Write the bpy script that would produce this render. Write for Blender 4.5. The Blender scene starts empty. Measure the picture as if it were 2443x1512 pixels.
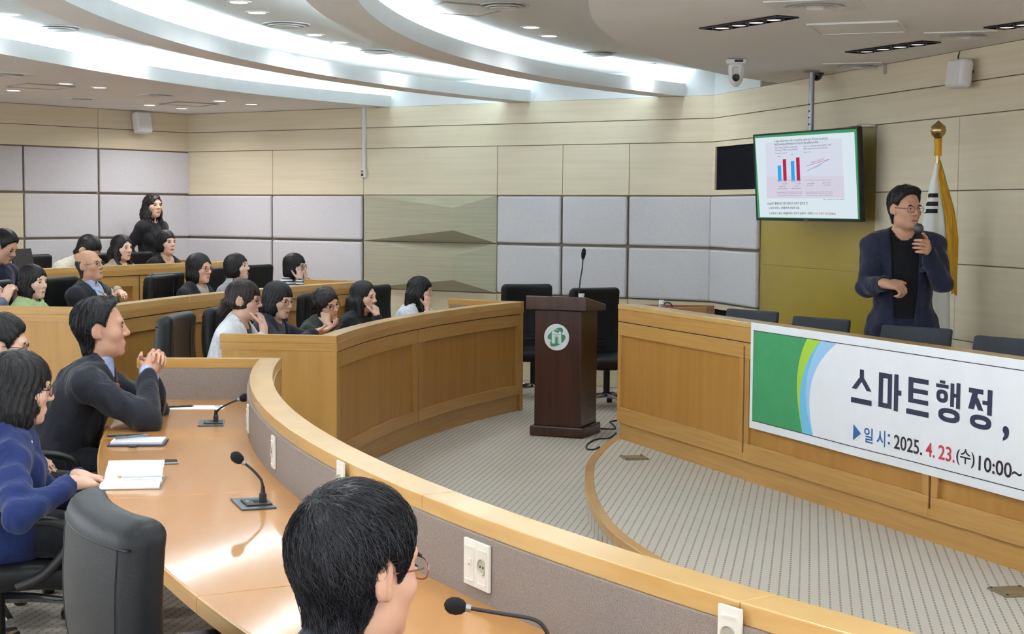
import bpy, bmesh, math, random
import numpy as np
from mathutils import Vector, Matrix
from mathutils.bvhtree import BVHTree

rng = random.Random(7)
nrng = np.random.default_rng(7)
scene = bpy.context.scene
COL = scene.collection

# ------------------------------------------------------------------ camera
FPX, PITCH, ROLL, CAMH = 3665.0, math.radians(3.95), math.radians(0.441), 1.70
IW, IH = 2443.0, 1512.0
cf = Vector((0, math.cos(PITCH), -math.sin(PITCH)))
u0 = Vector((0, math.sin(PITCH), math.cos(PITCH)))
r0 = Vector((1, 0, 0))
cr = r0 * math.cos(ROLL) + u0 * math.sin(ROLL)
cu = -r0 * math.sin(ROLL) + u0 * math.cos(ROLL)
cam_d = bpy.data.cameras.new('camera')
cam_d.sensor_width = 36.0
cam_d.lens = FPX / IW * 36.0
cam_d.clip_start = 0.05
cam_d.clip_end = 100
cam = bpy.data.objects.new('camera', cam_d)
COL.objects.link(cam)
cam.matrix_world = Matrix(((cr.x, cu.x, -cf.x, 0), (cr.y, cu.y, -cf.y, 0), (cr.z, cu.z, -cf.z, CAMH), (0, 0, 0, 1)))
scene.camera = cam

# ------------------------------------------------------------------ world, exposure
world = bpy.data.worlds.new('world')
scene.world = world
world.use_nodes = True
bgn = world.node_tree.nodes['Background']
bgn.inputs[0].default_value = (0.86, 0.93, 1.0, 1)
bgn.inputs[1].default_value = 2.1
scene.view_settings.view_transform = 'Standard'
scene.view_settings.look = 'None'
scene.view_settings.gamma = 1
scene.view_settings.use_curve_mapping = False
scene.view_settings.exposure = 0.7
scene.cycles.max_bounces = 6
scene.cycles.diffuse_bounces = 4
scene.cycles.glossy_bounces = 2
scene.cycles.transmission_bounces = 3
scene.cycles.transparent_max_bounces = 6
scene.cycles.caustics_reflective = False
scene.cycles.caustics_refractive = False
scene.cycles.adaptive_threshold = 0.16
scene.cycles.adaptive_min_samples = 16
COVE_STRENGTH = 26.0        # tubes in the ceiling troughs
DOWNLIGHT_W = 5.2          # watts of each recessed round lamp
LINEAR_STRENGTH = 0.6

# ------------------------------------------------------------------ survey helpers (a picture point seen at a depth, height or plane)
CAMP = Vector((0, 0, CAMH))
def ray(x, y):
    return cf + cr * ((x - IW / 2) / FPX) + cu * ((IH / 2 - y) / FPX)
def at_z(x, y, z):
    q = ray(x, y); return CAMP + q * ((z - CAMH) / q.z)
def at_y(x, y, Y):
    q = ray(x, y); return CAMP + q * (Y / q.y)
def on_plane(x, y, p0, n):
    q = ray(x, y); return CAMP + q * ((p0 - CAMP).dot(n) / q.dot(n))
def on_circle(x, y, c, r):
    q = ray(x, y); a = q.x * q.x + q.y * q.y; b = -2 * (q.x * c[0] + q.y * c[1]); k = c[0] ** 2 + c[1] ** 2 - r * r
    t = (-b + math.sqrt(max(0, b * b - 4 * a * k))) / (2 * a); return CAMP + q * t

# ------------------------------------------------------------------ materials
def lin(c):
    if isinstance(c, str):
        c = tuple(int(c[i:i + 2], 16) / 255 for i in (0, 2, 4))
    return tuple((v / 12.92 if v <= 0.04045 else ((v + 0.055) / 1.055) ** 2.4) for v in c)
MATS = {}
def mat(name, col, rough=0.6, metal=0.0, var=0.06, scale=(8, 8, 8), coords='Object', bump=0.0, bscale=None, coat=0.0, coat_rough=0.1,
        detail=3.0, spec=0.5, emit=0.0, dark=None, ramp=(0.35, 0.65), sheen=0.0, trans=0.0, sss=0.0):
    if name in MATS: return MATS[name]
    m = bpy.data.materials.new(name); m.use_nodes = True
    nt = m.node_tree; N = nt.nodes; L = nt.links
    b = N['Principled BSDF']
    c = lin(col); d = lin(dark) if dark else tuple(v * (1 - 2 * var) for v in c)
    tc = N.new('ShaderNodeTexCoord') if coords != 'Position' else N.new('ShaderNodeNewGeometry')
    mp = N.new('ShaderNodeMapping'); mp.inputs['Scale'].default_value = scale
    L.new(tc.outputs[coords], mp.inputs['Vector'])
    nz = N.new('ShaderNodeTexNoise'); nz.inputs['Scale'].default_value = 1.0; nz.inputs['Detail'].default_value = detail
    L.new(mp.outputs[0], nz.inputs['Vector'])
    rp = N.new('ShaderNodeValToRGB')
    rp.color_ramp.elements[0].position = ramp[0]; rp.color_ramp.elements[1].position = ramp[1]
    rp.color_ramp.elements[0].color = (*d, 1); rp.color_ramp.elements[1].color = (*c, 1)
    L.new(nz.outputs['Fac'], rp.inputs[0]); L.new(rp.outputs[0], b.inputs['Base Color'])
    b.inputs['Roughness'].default_value = rough; b.inputs['Metallic'].default_value = metal
    b.inputs['Specular IOR Level'].default_value = spec
    b.inputs['Coat Weight'].default_value = coat; b.inputs['Coat Roughness'].default_value = coat_rough
    if sheen: b.inputs['Sheen Weight'].default_value = sheen
    if trans: b.inputs['Transmission Weight'].default_value = trans
    if sss:
        b.inputs['Subsurface Weight'].default_value = sss; b.inputs['Subsurface Radius'].default_value = (0.012, 0.005, 0.003)
    if emit:
        L.new(rp.outputs[0], b.inputs['Emission Color']); b.inputs['Emission Strength'].default_value = emit
    if bump:
        n2 = nz
        if bscale:
            mp2 = N.new('ShaderNodeMapping'); mp2.inputs['Scale'].default_value = bscale
            L.new(tc.outputs[coords], mp2.inputs['Vector'])
            n2 = N.new('ShaderNodeTexNoise'); n2.inputs['Scale'].default_value = 1.0; n2.inputs['Detail'].default_value = 2
            L.new(mp2.outputs[0], n2.inputs['Vector'])
        bp = N.new('ShaderNodeBump'); bp.inputs['Strength'].default_value = bump; bp.inputs['Distance'].default_value = 0.004
        L.new(n2.outputs['Fac'], bp.inputs['Height']); L.new(bp.outputs[0], b.inputs['Normal'])
    MATS[name] = m
    return m
def emat(name, col, strength):
    if name in MATS: return MATS[name]
    m = bpy.data.materials.new(name); m.use_nodes = True; nt = m.node_tree
    for n in list(nt.nodes): nt.nodes.remove(n)
    e = nt.nodes.new('ShaderNodeEmission'); o = nt.nodes.new('ShaderNodeOutputMaterial')
    e.inputs[0].default_value = (*lin(col), 1); e.inputs[1].default_value = strength
    nt.links.new(e.outputs[0], o.inputs[0]); MATS[name] = m; return m
def carpet(name, col, dash, ang):
    m = bpy.data.materials.new(name); m.use_nodes = True; nt = m.node_tree; N = nt.nodes; L = nt.links
    b = N['Principled BSDF']; b.inputs['Roughness'].default_value = 0.95; b.inputs['Specular IOR Level'].default_value = 0.1
    g = N.new('ShaderNodeNewGeometry')
    def dot(v):
        n = N.new('ShaderNodeVectorMath'); n.operation = 'DOT_PRODUCT'; L.new(g.outputs['Position'], n.inputs[0]); n.inputs[1].default_value = v; return n.outputs['Value']
    def mth(op, a, k=None):
        n = N.new('ShaderNodeMath'); n.operation = op
        if isinstance(a, (int, float)): n.inputs[0].default_value = a
        else: L.new(a, n.inputs[0])
        if k is not None:
            if isinstance(k, (int, float)): n.inputs[1].default_value = k
            else: L.new(k, n.inputs[1])
        return n.outputs[0]
    du = (math.cos(ang), -math.sin(ang), 0); dv = (math.sin(ang), math.cos(ang), 0.7)
    fu = mth('FRACT', mth('DIVIDE', dot(du), 0.041)); fv = mth('FRACT', mth('DIVIDE', dot(dv), 0.041))
    a = mth('LESS_THAN', mth('ABSOLUTE', mth('SUBTRACT', fu, 0.5)), 0.095)
    c = mth('LESS_THAN', fv, 0.55)
    ln = mth('MULTIPLY', a, mth('ADD', mth('MULTIPLY', c, 0.75), 0.25))
    nz = N.new('ShaderNodeTexNoise'); nz.inputs['Scale'].default_value = 240; nz.inputs['Detail'].default_value = 2
    L.new(g.outputs['Position'], nz.inputs['Vector'])
    n3 = N.new('ShaderNodeTexNoise'); n3.inputs['Scale'].default_value = 1.3; L.new(g.outputs['Position'], n3.inputs['Vector'])
    rp = N.new('ShaderNodeValToRGB'); k = lin(col)
    rp.color_ramp.elements[0].position = 0.3; rp.color_ramp.elements[1].position = 0.7
    rp.color_ramp.elements[0].color = (*[v * 0.78 for v in k], 1); rp.color_ramp.elements[1].color = (*[v * 1.1 for v in k], 1)
    L.new(mth('ADD', mth('MULTIPLY', nz.outputs['Fac'], 0.75), mth('MULTIPLY', n3.outputs['Fac'], 0.25)), rp.inputs[0])
    mx = N.new('ShaderNodeMix'); mx.data_type = 'RGBA'
    L.new(ln, mx.inputs[0]); L.new(rp.outputs[0], mx.inputs[6]); mx.inputs[7].default_value = (*lin(dash), 1)
    L.new(mx.outputs[2], b.inputs['Base Color'])
    bp = N.new('ShaderNodeBump'); bp.inputs['Strength'].default_value = 0.35; bp.inputs['Distance'].default_value = 0.003
    L.new(mth('SUBTRACT', nz.outputs['Fac'], ln), bp.inputs['Height']); L.new(bp.outputs[0], b.inputs['Normal'])
    MATS[name] = m; return m
P = 'Position'
M_carpet = carpet('carpet_beige_dotted', 'C4BDB1', '8F8475', math.radians(11))
M_maple = mat('wall_maple_veneer', 'DACDB3', 0.55, coords=P, scale=(1.0, 1.0, 26), dark='D4C6A9', bump=0.03)
M_joint = mat('wall_joint_brown', '8E8071', 0.8, coords=P)
M_fabw = mat('wall_fabric_grey_white', 'D2CED0', 0.95, coords=P, scale=(60, 60, 160), dark='C8C4C7', bump=0.15, spec=0.1)
M_wedge = mat('wall_wedge_veneer', 'B4AF97', 0.6, coords=P, scale=(1.5, 1.5, 90), dark='A9A48C', bump=0.05)
M_gold = mat('wall_gold_gloss_panel', 'A48C2E', 0.28, coords=P, scale=(1, 1, 1), var=0.05, coat=0.3)
M_grille = mat('wall_speaker_cloth', '16171C', 0.95, coords=P, scale=(300, 300, 300), var=0.2, spec=0.1)
M_ceil = mat('ceiling_paint', 'ECE9E9', 0.9, coords=P, scale=(2, 2, 2), var=0.015, spec=0.1)
M_white = mat('ceiling_cove_white', 'E6EAEC', 0.85, coords=P, var=0.01, spec=0.1)
M_oakv = mat('desk_oak_vertical', 'BD8E4C', 0.38, coords=P, scale=(14, 14, 0.9), dark='B18342', coat=0.15, coat_rough=0.25)
M_oakp = mat('desk_oak_sunk_panel', 'B4823E', 0.4, coords=P, scale=(14, 14, 0.9), dark='A97834', coat=0.15, coat_rough=0.25)
M_oakh = mat('desk_oak_horizontal', 'C19352', 0.36, coords=P, scale=(2.2, 2.2, 60), dark='B68846', coat=0.2, coat_rough=0.2)
M_top = mat('desk_top_lacquer', 'BF8645', 0.38, spec=0.3, coords=P, scale=(16, 1.3, 3), dark='B67C3C', ramp=(.2, .8), coat=0.65, coat_rough=0.075, bump=0.012, bscale=(40, 3, 3))
M_rim = mat('desk_rim_light_maple', 'D2AA6C', 0.3, coords=P, scale=(5, 3, 30), dark='C79D5C', coat=0.4, coat_rough=0.12)
M_taupe = mat('desk_taupe_cloth', '9E938E', 0.95, coords=P, scale=(420, 420, 420), dark='82776F', bump=0.3, spec=0.1)
M_slot = mat('desk_dark_slot', '4A3520', 0.8, coords=P)
M_mahog = mat('lectern_mahogany', '45251B', 0.3, scale=(30, 30, 1.5), dark='351A12', coat=0.3, coat_rough=0.15)
M_leather = mat('chair_black_leather', '121317', 0.46, scale=(4, 4, 4), var=0.12, bump=0.12, bscale=(160, 160, 160), spec=0.36)
M_plastic = mat('black_plastic', '1E1F22', 0.45, var=0.05)
M_chrome = mat('chrome_metal', 'C8C9CC', 0.15, metal=1.0, var=0.03)
M_steel = mat('grey_steel', '9A9CA2', 0.35, metal=0.8, var=0.05)
M_offwhite = mat('off_white_plastic', 'DEDCDA', 0.5, var=0.02)
M_plate = mat('socket_white_plastic', 'E4E3DA', 0.35, var=0.02)
M_meshfab = mat('chair_mesh_grey', '474B54', 0.85, scale=(300, 300, 300), var=0.2, bump=0.3)
M_paper = mat('white_paper', 'F0F1F4', 0.8, var=0.015)
M_foam = mat('microphone_foam', '16161A', 0.95, scale=(200, 200, 200), var=0.25, bump=0.5)
M_graphite = mat('graphite_metal_plate', '4E545B', 0.35, metal=0.4, var=0.04)
M_cove = emat('cove_tube_light', 'DFF4FC', COVE_STRENGTH)
M_lamp = emat('downlight_disc', 'FFFFFF', 2.5)
M_lamp2 = emat('linear_lamp_lens', 'FFFDF8', LINEAR_STRENGTH)

# ------------------------------------------------------------------ mesh helpers
class MB:
    def __init__(s): s.v = []; s.f = []
    def add(s, verts, faces):
        k = len(s.v); s.v += [tuple(v) for v in verts]; s.f += [tuple(i + k for i in f) for f in faces]; return s
    def box(s, c, size, m=None):
        x, y, z = (d / 2 for d in size); vs = [Vector((a * x, b * y, g * z)) for g in (-1, 1) for a, b in ((-1, -1), (1, -1), (1, 1), (-1, 1))]
        if m is not None: vs = [m @ v for v in vs]
        c = Vector(c); return s.add([v + c for v in vs], [(3, 2, 1, 0), (4, 5, 6, 7), (0, 1, 5, 4), (1, 2, 6, 5), (2, 3, 7, 6), (3, 0, 4, 7)])
    def prism(s, poly, z0, z1):
        n = len(poly)
        return s.add([(p[0], p[1], z0) for p in poly] + [(p[0], p[1], z1) for p in poly],
                     [tuple(range(n - 1, -1, -1)), tuple(range(n, 2 * n))] + [(i, (i + 1) % n, n + (i + 1) % n, n + i) for i in range(n)])
    def hexa(s, a, b):      # two quads (bottom ring, top ring)
        return s.add(list(a) + list(b), [(3, 2, 1, 0), (4, 5, 6, 7), (0, 1, 5, 4), (1, 2, 6, 5), (2, 3, 7, 6), (3, 0, 4, 7)])
    def strip(s, A, B, z0, z1):     # solid between two plan polylines
        n = len(A); vs = []
        for a, b in zip(A, B): vs += [(a[0], a[1], z0), (b[0], b[1], z0), (b[0], b[1], z1), (a[0], a[1], z1)]
        fs = [(0, 1, 2, 3), (4 * n - 1, 4 * n - 2, 4 * n - 3, 4 * n - 4)]
        for i in range(n - 1):
            k = 4 * i; j = k + 4
            for q in range(4): fs.append((k + q, j + q, j + (q + 1) % 4, k + (q + 1) % 4))
        fs = [tuple(reversed(f)) for f in fs]
        return s.add(vs, fs)
    def tube(s, pts, r, n=8, cap=True):
        pts = [Vector(p) for p in pts]; m = len(pts); rs = r if isinstance(r, (list, tuple)) else [r] * m
        up = Vector((0, 0, 1)); ring = []; prev = None
        for i, p in enumerate(pts):
            t = (pts[min(i + 1, m - 1)] - pts[max(i - 1, 0)])
            t = t.normalized() if t.length > 1e-9 else Vector((0, 0, 1))
            if prev is None:
                a = t.cross(up) if abs(t.dot(up)) < 0.95 else t.cross(Vector((1, 0, 0)))
            else: a = prev - t * prev.dot(t)
            a.normalize(); prev = a; b = t.cross(a)
            ring.append([p + (a * math.cos(2 * math.pi * k / n) + b * math.sin(2 * math.pi * k / n)) * rs[i] for k in range(n)])
        vs = [v for rr in ring for v in rr]; fs = []
        for i in range(m - 1):
            for k in range(n): fs.append((i * n + k, i * n + (k + 1) % n, (i + 1) * n + (k + 1) % n, (i + 1) * n + k))
        if cap: fs += [tuple(range(n - 1, -1, -1)), tuple(range((m - 1) * n, m * n))]
        return s.add(vs, fs)
    def lathe(s, prof, c=(0, 0, 0), m=None, n=20):
        c = Vector(c); vs = []; fs = []; k = len(prof)
        for i in range(n):
            a = 2 * math.pi * i / n
            for r, z in prof:
                v = Vector((r * math.cos(a), r * math.sin(a), z)); vs.append((m @ v if m is not None else v) + c)
        for i in range(n):
            j = (i + 1) % n
            for q in range(k - 1): fs.append((i * k + q, j * k + q, j * k + q + 1, i * k + q + 1))
        fs.append(tuple(i * k for i in range(n - 1, -1, -1))); fs.append(tuple(i * k + k - 1 for i in range(n)))
        return s.add(vs, fs)
    def mesh(s, name):
        me = bpy.data.meshes.new(name); me.from_pydata(s.v, [], s.f); me.update(); return me
    def build(s, name, m, parent=None, bevel=0, smooth=False, world=False, segs=2):
        me = s.mesh(name); o = link(name, me, m, parent, world)
        if smooth: smooth_mesh(me)
        if bevel:
            b = o.modifiers.new('bevel', 'BEVEL'); b.width = bevel; b.segments = segs; b.limit_method = 'ANGLE'; b.angle_limit = math.radians(40)
        return o
def smooth_mesh(me, ang=40):
    me.polygons.foreach_set('use_smooth', [True] * len(me.polygons))
    try: me.set_sharp_from_angle(angle=math.radians(ang))
    except Exception: pass
def link(name, me, m=None, parent=None, world=False):
    o = bpy.data.objects.new(name, me); COL.objects.link(o)
    if m is not None and me is not None and not me.materials: me.materials.append(m)
    if parent is not None:
        o.parent = parent
        if world: o.matrix_parent_inverse = parent.matrix_basis.inverted()
    return o
def tag(o, label=None, cat=None, group=None, kind=None):
    if label: o['label'] = label
    if cat: o['category'] = cat
    if group: o['group'] = group
    if kind: o['kind'] = kind
    return o
def empty(name, loc=(0, 0, 0), rz=0, label=None, cat=None, group=None, kind=None):
    o = bpy.data.objects.new(name, None); COL.objects.link(o); o.location = loc; o.rotation_euler = (0, 0, rz); o.empty_display_size = 0.1
    bpy_mat = Matrix.Translation(Vector(loc)) @ Matrix.Rotation(rz, 4, 'Z'); o.matrix_basis = bpy_mat
    return tag(o, label, cat, group, kind)
def kids(o): return [c for c in bpy.data.objects if c.parent == o]
def copy_tree(o, parent=None, tree=None):
    c = o.copy(); COL.objects.link(c); c.parent = parent
    for ch in (tree or TREE).get(o.name, []): copy_tree(ch, c, tree)
    return c
TREE = {}
def remember(o):
    ch = kids(o); TREE[o.name] = ch
    for c in ch: remember(c)
def V2(a, b): return Vector((a, b))
def add3(p, z): return Vector((p[0], p[1], z))

# ------------------------------------------------------------------ lettering
FONT_CACHE = {}
TEXTS = [('(수)', 0.012), ('+17', 0.0), ('+43', 0.0), (',', 0.02), ('1) 낮은 숙련도 사람들에게 상당한 도움', 0.01), ('10:00~1', 0.012), ('2) 숙련도가 높은 사람들에게는 효과가 없을까? > 엄청난', 0.01), ('2025.', 0.012), ('23.', 0.014), ('4.', 0.014), (':', 0.012), ('Bottom half', 0.0), ('ChatGPT', 0.0), ('ChatGPT 활용으로 인한 숙련도의 의미가 없어진 것', 0.01), ('Grade (1-7)', 0.0), ('Highest skilled', 0.0), ('Impact of using ChatGPT on performance', 0.0), ('Impact on writing tasks when ChatGPT is used', 0.0), ('In high-skilled white-collar occupations, generative AI levels the playing', 0.006), ('Lowest skilled', 0.0), ('Note: sample of participants in a controlled experiment with consultants', 0.0), ('Quality score', 0.0), ('Source: experimental evidence on generative artificial intelligence', 0.0), ('Top half', 0.0), ('With', 0.0), ('Without', 0.0), ('Without ChatGPT', 0.0), ('among 758 consultants', 0.0), ('field, boosting performance the most for less-skilled workers.', 0.006), ('participants', 0.0), ('performance across initial skill level', 0.0), ('skill participants', 0.0), ('시', 0.012), ('시간 단축의 효과(효율성)', 0.01), ('일', 0.012), ('자료: ChatGPT 연구 정리 (2023)', 0.0)]
def _preload():
    obs = []
    for body, bold in TEXTS:
        cu_ = bpy.data.curves.new('text', 'FONT'); cu_.body = body; cu_.size = 1; cu_.offset = bold; cu_.resolution_u = 3
        o = bpy.data.objects.new('text', cu_); COL.objects.link(o); obs.append((body, bold, o, cu_))
    bpy.context.view_layer.update(); dg = bpy.context.evaluated_depsgraph_get()
    for body, bold, o, cu_ in obs:
        me = bpy.data.meshes.new_from_object(o.evaluated_get(dg))
        v = np.zeros(len(me.vertices) * 3); me.vertices.foreach_get('co', v)
        FONT_CACHE[(body, bold)] = (v.reshape(-1, 3), [tuple(p_.vertices) for p_ in me.polygons])
        bpy.data.objects.remove(o); bpy.data.curves.remove(cu_); bpy.data.meshes.remove(me)
def text_mesh(body, bold=0.0, shear=0.0):
    k = (body, bold)
    if k in FONT_CACHE: return FONT_CACHE[k]
    cu_ = bpy.data.curves.new('text', 'FONT'); cu_.body = body; cu_.size = 1; cu_.offset = bold; cu_.resolution_u = 3; cu_.shear = shear
    o = bpy.data.objects.new('text', cu_); COL.objects.link(o); bpy.context.view_layer.update()
    me = bpy.data.meshes.new_from_object(o.evaluated_get(bpy.context.evaluated_depsgraph_get()))
    v = np.zeros(len(me.vertices) * 3); me.vertices.foreach_get('co', v); v = v.reshape(-1, 3)
    fs = [tuple(p_.vertices) for p_ in me.polygons]
    bpy.data.objects.remove(o); bpy.data.curves.remove(cu_); bpy.data.meshes.remove(me)
    FONT_CACHE[k] = (v, fs); return v, fs
_preload()

# ------------------------------------------------------------------ plan of the room
ZT, ZA, ZB, ZC, ZD, ZE = 2.78, 2.566, 2.348, 1.857, 1.369, 0.866     # course heights on the walls
ZREC = 3.02                                                          # raised ceiling between the light shelves
PA = V2(1.863, 14.269); PB = V2(-3.744, 17.806)
DF = V2(0.2663, -0.9639); DC = (PB - PA).normalized(); DL = V2(-0.6586, -0.7525)
NF = V2(DF.y, -DF.x); NF = NF if NF.x < 0 else -NF                    # normals into the room
NC = V2(DC.y, -DC.x); NC = NC if NC.y < 0 else -NC
NL = V2(DL.y, -DL.x); NL = NL if NL.x > 0 else -NL
WALLS = {'front': (PA, DF, NF, 9.0), 'side': (PA, DC, NC, (PB - PA).length), 'rear': (PB, DL, NL, 7.0)}
def wall_s(w, px, py=460):
    p0, d, n, ln = WALLS[w]
    q = on_plane(px, py, add3(p0, 0), add3(n, 0)); return (V2(q.x, q.y) - p0).dot(d)
def wall_pt(w, s, z, off=0.0):
    p0, d, n, ln = WALLS[w]; p = p0 + d * s + n * off; return Vector((p.x, p.y, z))
def wall_box(w, s0, s1, z0, z1, o0, o1, mb=None):
    mb = mb or MB()
    a = [wall_pt(w, s0, z0, o0), wall_pt(w, s1, z0, o0), wall_pt(w, s1, z0, o1), wall_pt(w, s0, z0, o1)]
    b = [p + Vector((0, 0, z1 - z0)) for p in a]; mb.hexa(a, b); fix(mb); return mb
def fix(mb):        # make the last hexahedron face outward
    k = len(mb.v) - 8; v = [Vector(p) for p in mb.v[k:]]; c = sum(v, Vector()) / 8
    f = mb.f[-6]; n = (Vector(mb.v[f[1]]) - Vector(mb.v[f[0]])).cross(Vector(mb.v[f[2]]) - Vector(mb.v[f[1]]))
    if n.dot(Vector(mb.v[f[0]]) - c) < 0: mb.f[-6:] = [tuple(reversed(q)) for q in mb.f[-6:]]
walls = {}
for w, nm in (('front', 'wall_front'), ('side', 'wall_side'), ('rear', 'wall_rear')):
    ln = WALLS[w][3]
    walls[w] = wall_box(w, -0.05 if w != 'side' else 0, ln + (0.05 if w == 'side' else 0), 0, ZREC, -0.15, 0.0).build(nm, M_joint)
    walls[w]['kind'] = 'structure'
def panel(w, s0, s1, z0, z1, m, th=0.022, g=0.004, bevel=0.003, name='panel'):
    if s1 < s0: s0, s1 = s1, s0
    return wall_box(w, s0 + g, s1 - g, z0 + g, z1 - g, 0.0, th).build(name, m, walls[w], bevel=bevel)
# side wall
jx = [wall_s('side', x) for x in (1705, 1503, 1344.5, 1189, 870, 653.5, 451)]; jx[0] = 0.0; jx[-1] = WALLS['side'][3]
for z0, z1 in ((ZA, ZT), (ZB, ZA)):
    for a, b in ((jx[0], jx[4]), (jx[4], jx[6])): panel('side', a, b, z0, z1, M_maple, g=0.003)
for k in range(6):
    panel('side', jx[k], jx[k + 1], ZC, ZB, M_maple, g=0.003)
    panel('side', jx[k], jx[k + 1], 0.42, ZE, M_maple, g=0.003)
    panel('side', jx[k], jx[k + 1], 0.0, 0.42, M_maple, g=0.003)
    for z0, z1 in ((ZD, ZC), (ZE, ZD)):
        if k == 3: continue
        panel('side', jx[k], jx[k + 1], z0, z1, M_fabw, th=0.045, g=0.012, bevel=0.018)
for z0, z1 in ((ZD, ZC), (ZE, ZD)):     # faceted diffuser panels
    s0, s1 = jx[3] + 0.004, jx[4] - 0.004; sr = wall_s('side', 1114)
    v = [wall_pt('side', s0, z0 + .004, .02), wall_pt('side', s1, z0 + .004, .02), wall_pt('side', s1, z1 - .004, .02), wall_pt('side', s0, z1 - .004, .02),
         wall_pt('side', sr, z0 + .13, .24), wall_pt('side', sr, z1 - .13, .24)]
    v += [wall_pt('side', s0, z0 + .004, 0), wall_pt('side', s1, z0 + .004, 0), wall_pt('side', s1, z1 - .004, 0), wall_pt('side', s0, z1 - .004, 0)]
    mb = MB().add(v, [(0, 4, 1), (1, 4, 5, 2), (2, 5, 3), (3, 5, 4, 0), (0, 1, 7, 6), (1, 2, 8, 7), (2, 3, 9, 8), (3, 0, 6, 9)])
    o = mb.build('diffuser_panel', M_wedge, walls['side']); bm = bmesh.new(); bm.from_mesh(o.data); bmesh.ops.recalc_face_normals(bm, faces=bm.faces); bm.to_mesh(o.data); bm.free()
wall_box('side', -0.01, jx[6] - .05, ZT, ZREC, 0.0, 0.012).build('white_band', M_white, walls['side'])
# front wall
f1815 = wall_s('front', 1816, 620); f2096 = wall_s('front', 2096, 400); f2296 = wall_s('front', 2295, 330); LF = 9.0
fj = [f2096, f2296, f2296 + (f2296 - f2096) * 1.35, f2296 + (f2296 - f2096) * 2.7, LF]
wall_box('front', -0.02, 1.0, ZT, ZREC, 0.0, 0.012).build('white_band', M_white, walls['front'])
for z0, z1 in ((ZA, ZT), (ZB, ZA)): panel('front', 0.0, LF, z0, z1, M_maple, g=0.003)
for z0, z1 in ((ZD, ZC), (ZE, ZD)): panel('front', 0.0, f1815, z0, z1, M_fabw, th=0.045, g=0.012, bevel=0.018)
def framed(s0, s1, z0, z1, fr):
    for a, b, c, d in ((s0, s1, z1 - fr, z1), (s0, s1, z0, z0 + fr), (s0, s0 + fr * 1.3, z0 + fr, z1 - fr), (s1 - fr * 1.3, s1, z0 + fr, z1 - fr)):
        wall_box('front', a, b, c, d, 0, 0.022).build('grille_frame', M_maple, walls['front'])
    wall_box('front', s0 + fr, s1 - fr, z0 + fr, z1 - fr, 0, 0.004).build('speaker_grille', M_grille, walls['front'])
framed(0.003, f1815, ZC + .003, ZB - .003, 0.045)
framed(0.003, f1815, 0.35, ZE - .003, 0.05)
panel('front', 0.0, f1815, 0.0, 0.35, M_maple, g=0.003)
gz = [0.15, 0.75, 1.26, 1.75, ZB]
for k in range(4): panel('front', f1815, f2096, gz[k], gz[k + 1], M_gold, th=0.010, g=0.0008, bevel=0.001, name='gold_panel')
for k in range(4):
    for z0, z1 in ((0.15, ZE), (ZE, ZD), (ZD, ZC), (ZC, ZB)): panel('front', fj[k], fj[k + 1], z0, z1, M_maple, g=0.003)
# rear wall
rs = [0.0, wall_s('rear', 233), wall_s('rear', 54)]; stp = rs[2] - rs[1]; rs += [rs[2] + stp, rs[2] + 2 * stp, rs[2] + 3 * stp]
rs = [s for s in rs if s < 6.8] + [7.0]
for z0, z1 in ((ZA, ZT), (ZB, ZA)):
    for a, b in ((rs[0], rs[1]), (rs[1], rs[3]), (rs[3], rs[-1])): panel('rear', a, b, z0, z1, M_maple, g=0.003)
for k in range(len(rs) - 1):
    for z0, z1 in ((ZC, ZB), (ZD, ZC), (ZE, ZD), (0, ZE)):
        wood = (k >= 2 and z1 <= ZC)
        panel('rear', rs[k], rs[k + 1], z0, z1, M_maple if wood else M_fabw, th=0.03, g=0.012, bevel=0.006 if wood else 0.012)

# floors
C1 = (8.062, 8.496)
def pol(r, th, c=C1): a = math.radians(th); return (c[0] - r * math.cos(a), c[1] + r * math.sin(a))
def arc(r, t0, t1, n=24, c=C1): return [pol(r if not callable(r) else r(t0 + (t1 - t0) * i / n), t0 + (t1 - t0) * i / n, c) for i in range(n + 1)]
TIER2, TIER3 = 0.12, 0.22
MB().prism([(-9, -3), (7, -3), (7, 19), (-9, 19)], -0.1, 0.0).build('floor', M_carpet)['kind'] = 'structure'
MB().strip(arc(10.82, -75, 60, 60), arc(18.0, -75, 60, 60), 0.0, TIER2).build('floor_tier_1', M_carpet)['kind'] = 'structure'
MB().strip(arc(13.35, -20, 60, 40), arc(18.0, -20, 60, 40), TIER2, TIER3).build('floor_tier_2', M_carpet)['kind'] = 'structure'
# stage platform
edge_px = [(1470, 1040), (1440, 1060), (1405, 1095), (1395, 1130), (1400, 1180), (1440, 1250), (1530, 1320)]
ctrl = [V2(1.05, 11.45), V2(0.90, 11.05)] + [V2(*at_z(x, y, 0.15)[:2]) for x, y in edge_px] + [V2(0.86, 6.1), V2(1.22, 5.3), V2(1.7, 4.6), V2(2.3, 4.0), V2(3.0, 3.5)]
def smooth_poly(c, n=6):
    out = []
    for i in range(len(c) - 1):
        p0, p1, p2, p3 = c[max(i - 1, 0)], c[i], c[i + 1], c[min(i + 2, len(c) - 1)]
        for k in range(n):
            t = k / n; out.append(0.5 * ((2 * p1) + (p2 - p0) * t + (2 * p0 - 5 * p1 + 4 * p2 - p3) * t * t + (3 * p1 - p0 - 3 * p2 + p3) * t ** 3))
    return out + [c[-1]]
stage_edge = smooth_poly(ctrl)
def offset_poly(pl, d):
    out = []
    for i, p in enumerate(pl):
        t = (pl[min(i + 1, len(pl) - 1)] - pl[max(i - 1, 0)]).normalized(); out.append(p + V2(t.y, -t.x) * d)
    return out
se_in = offset_poly(stage_edge, -0.055)
se_r = offset_poly(stage_edge, -0.012)
wb = WALLS['front'][0] + DF * 0.6
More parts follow.
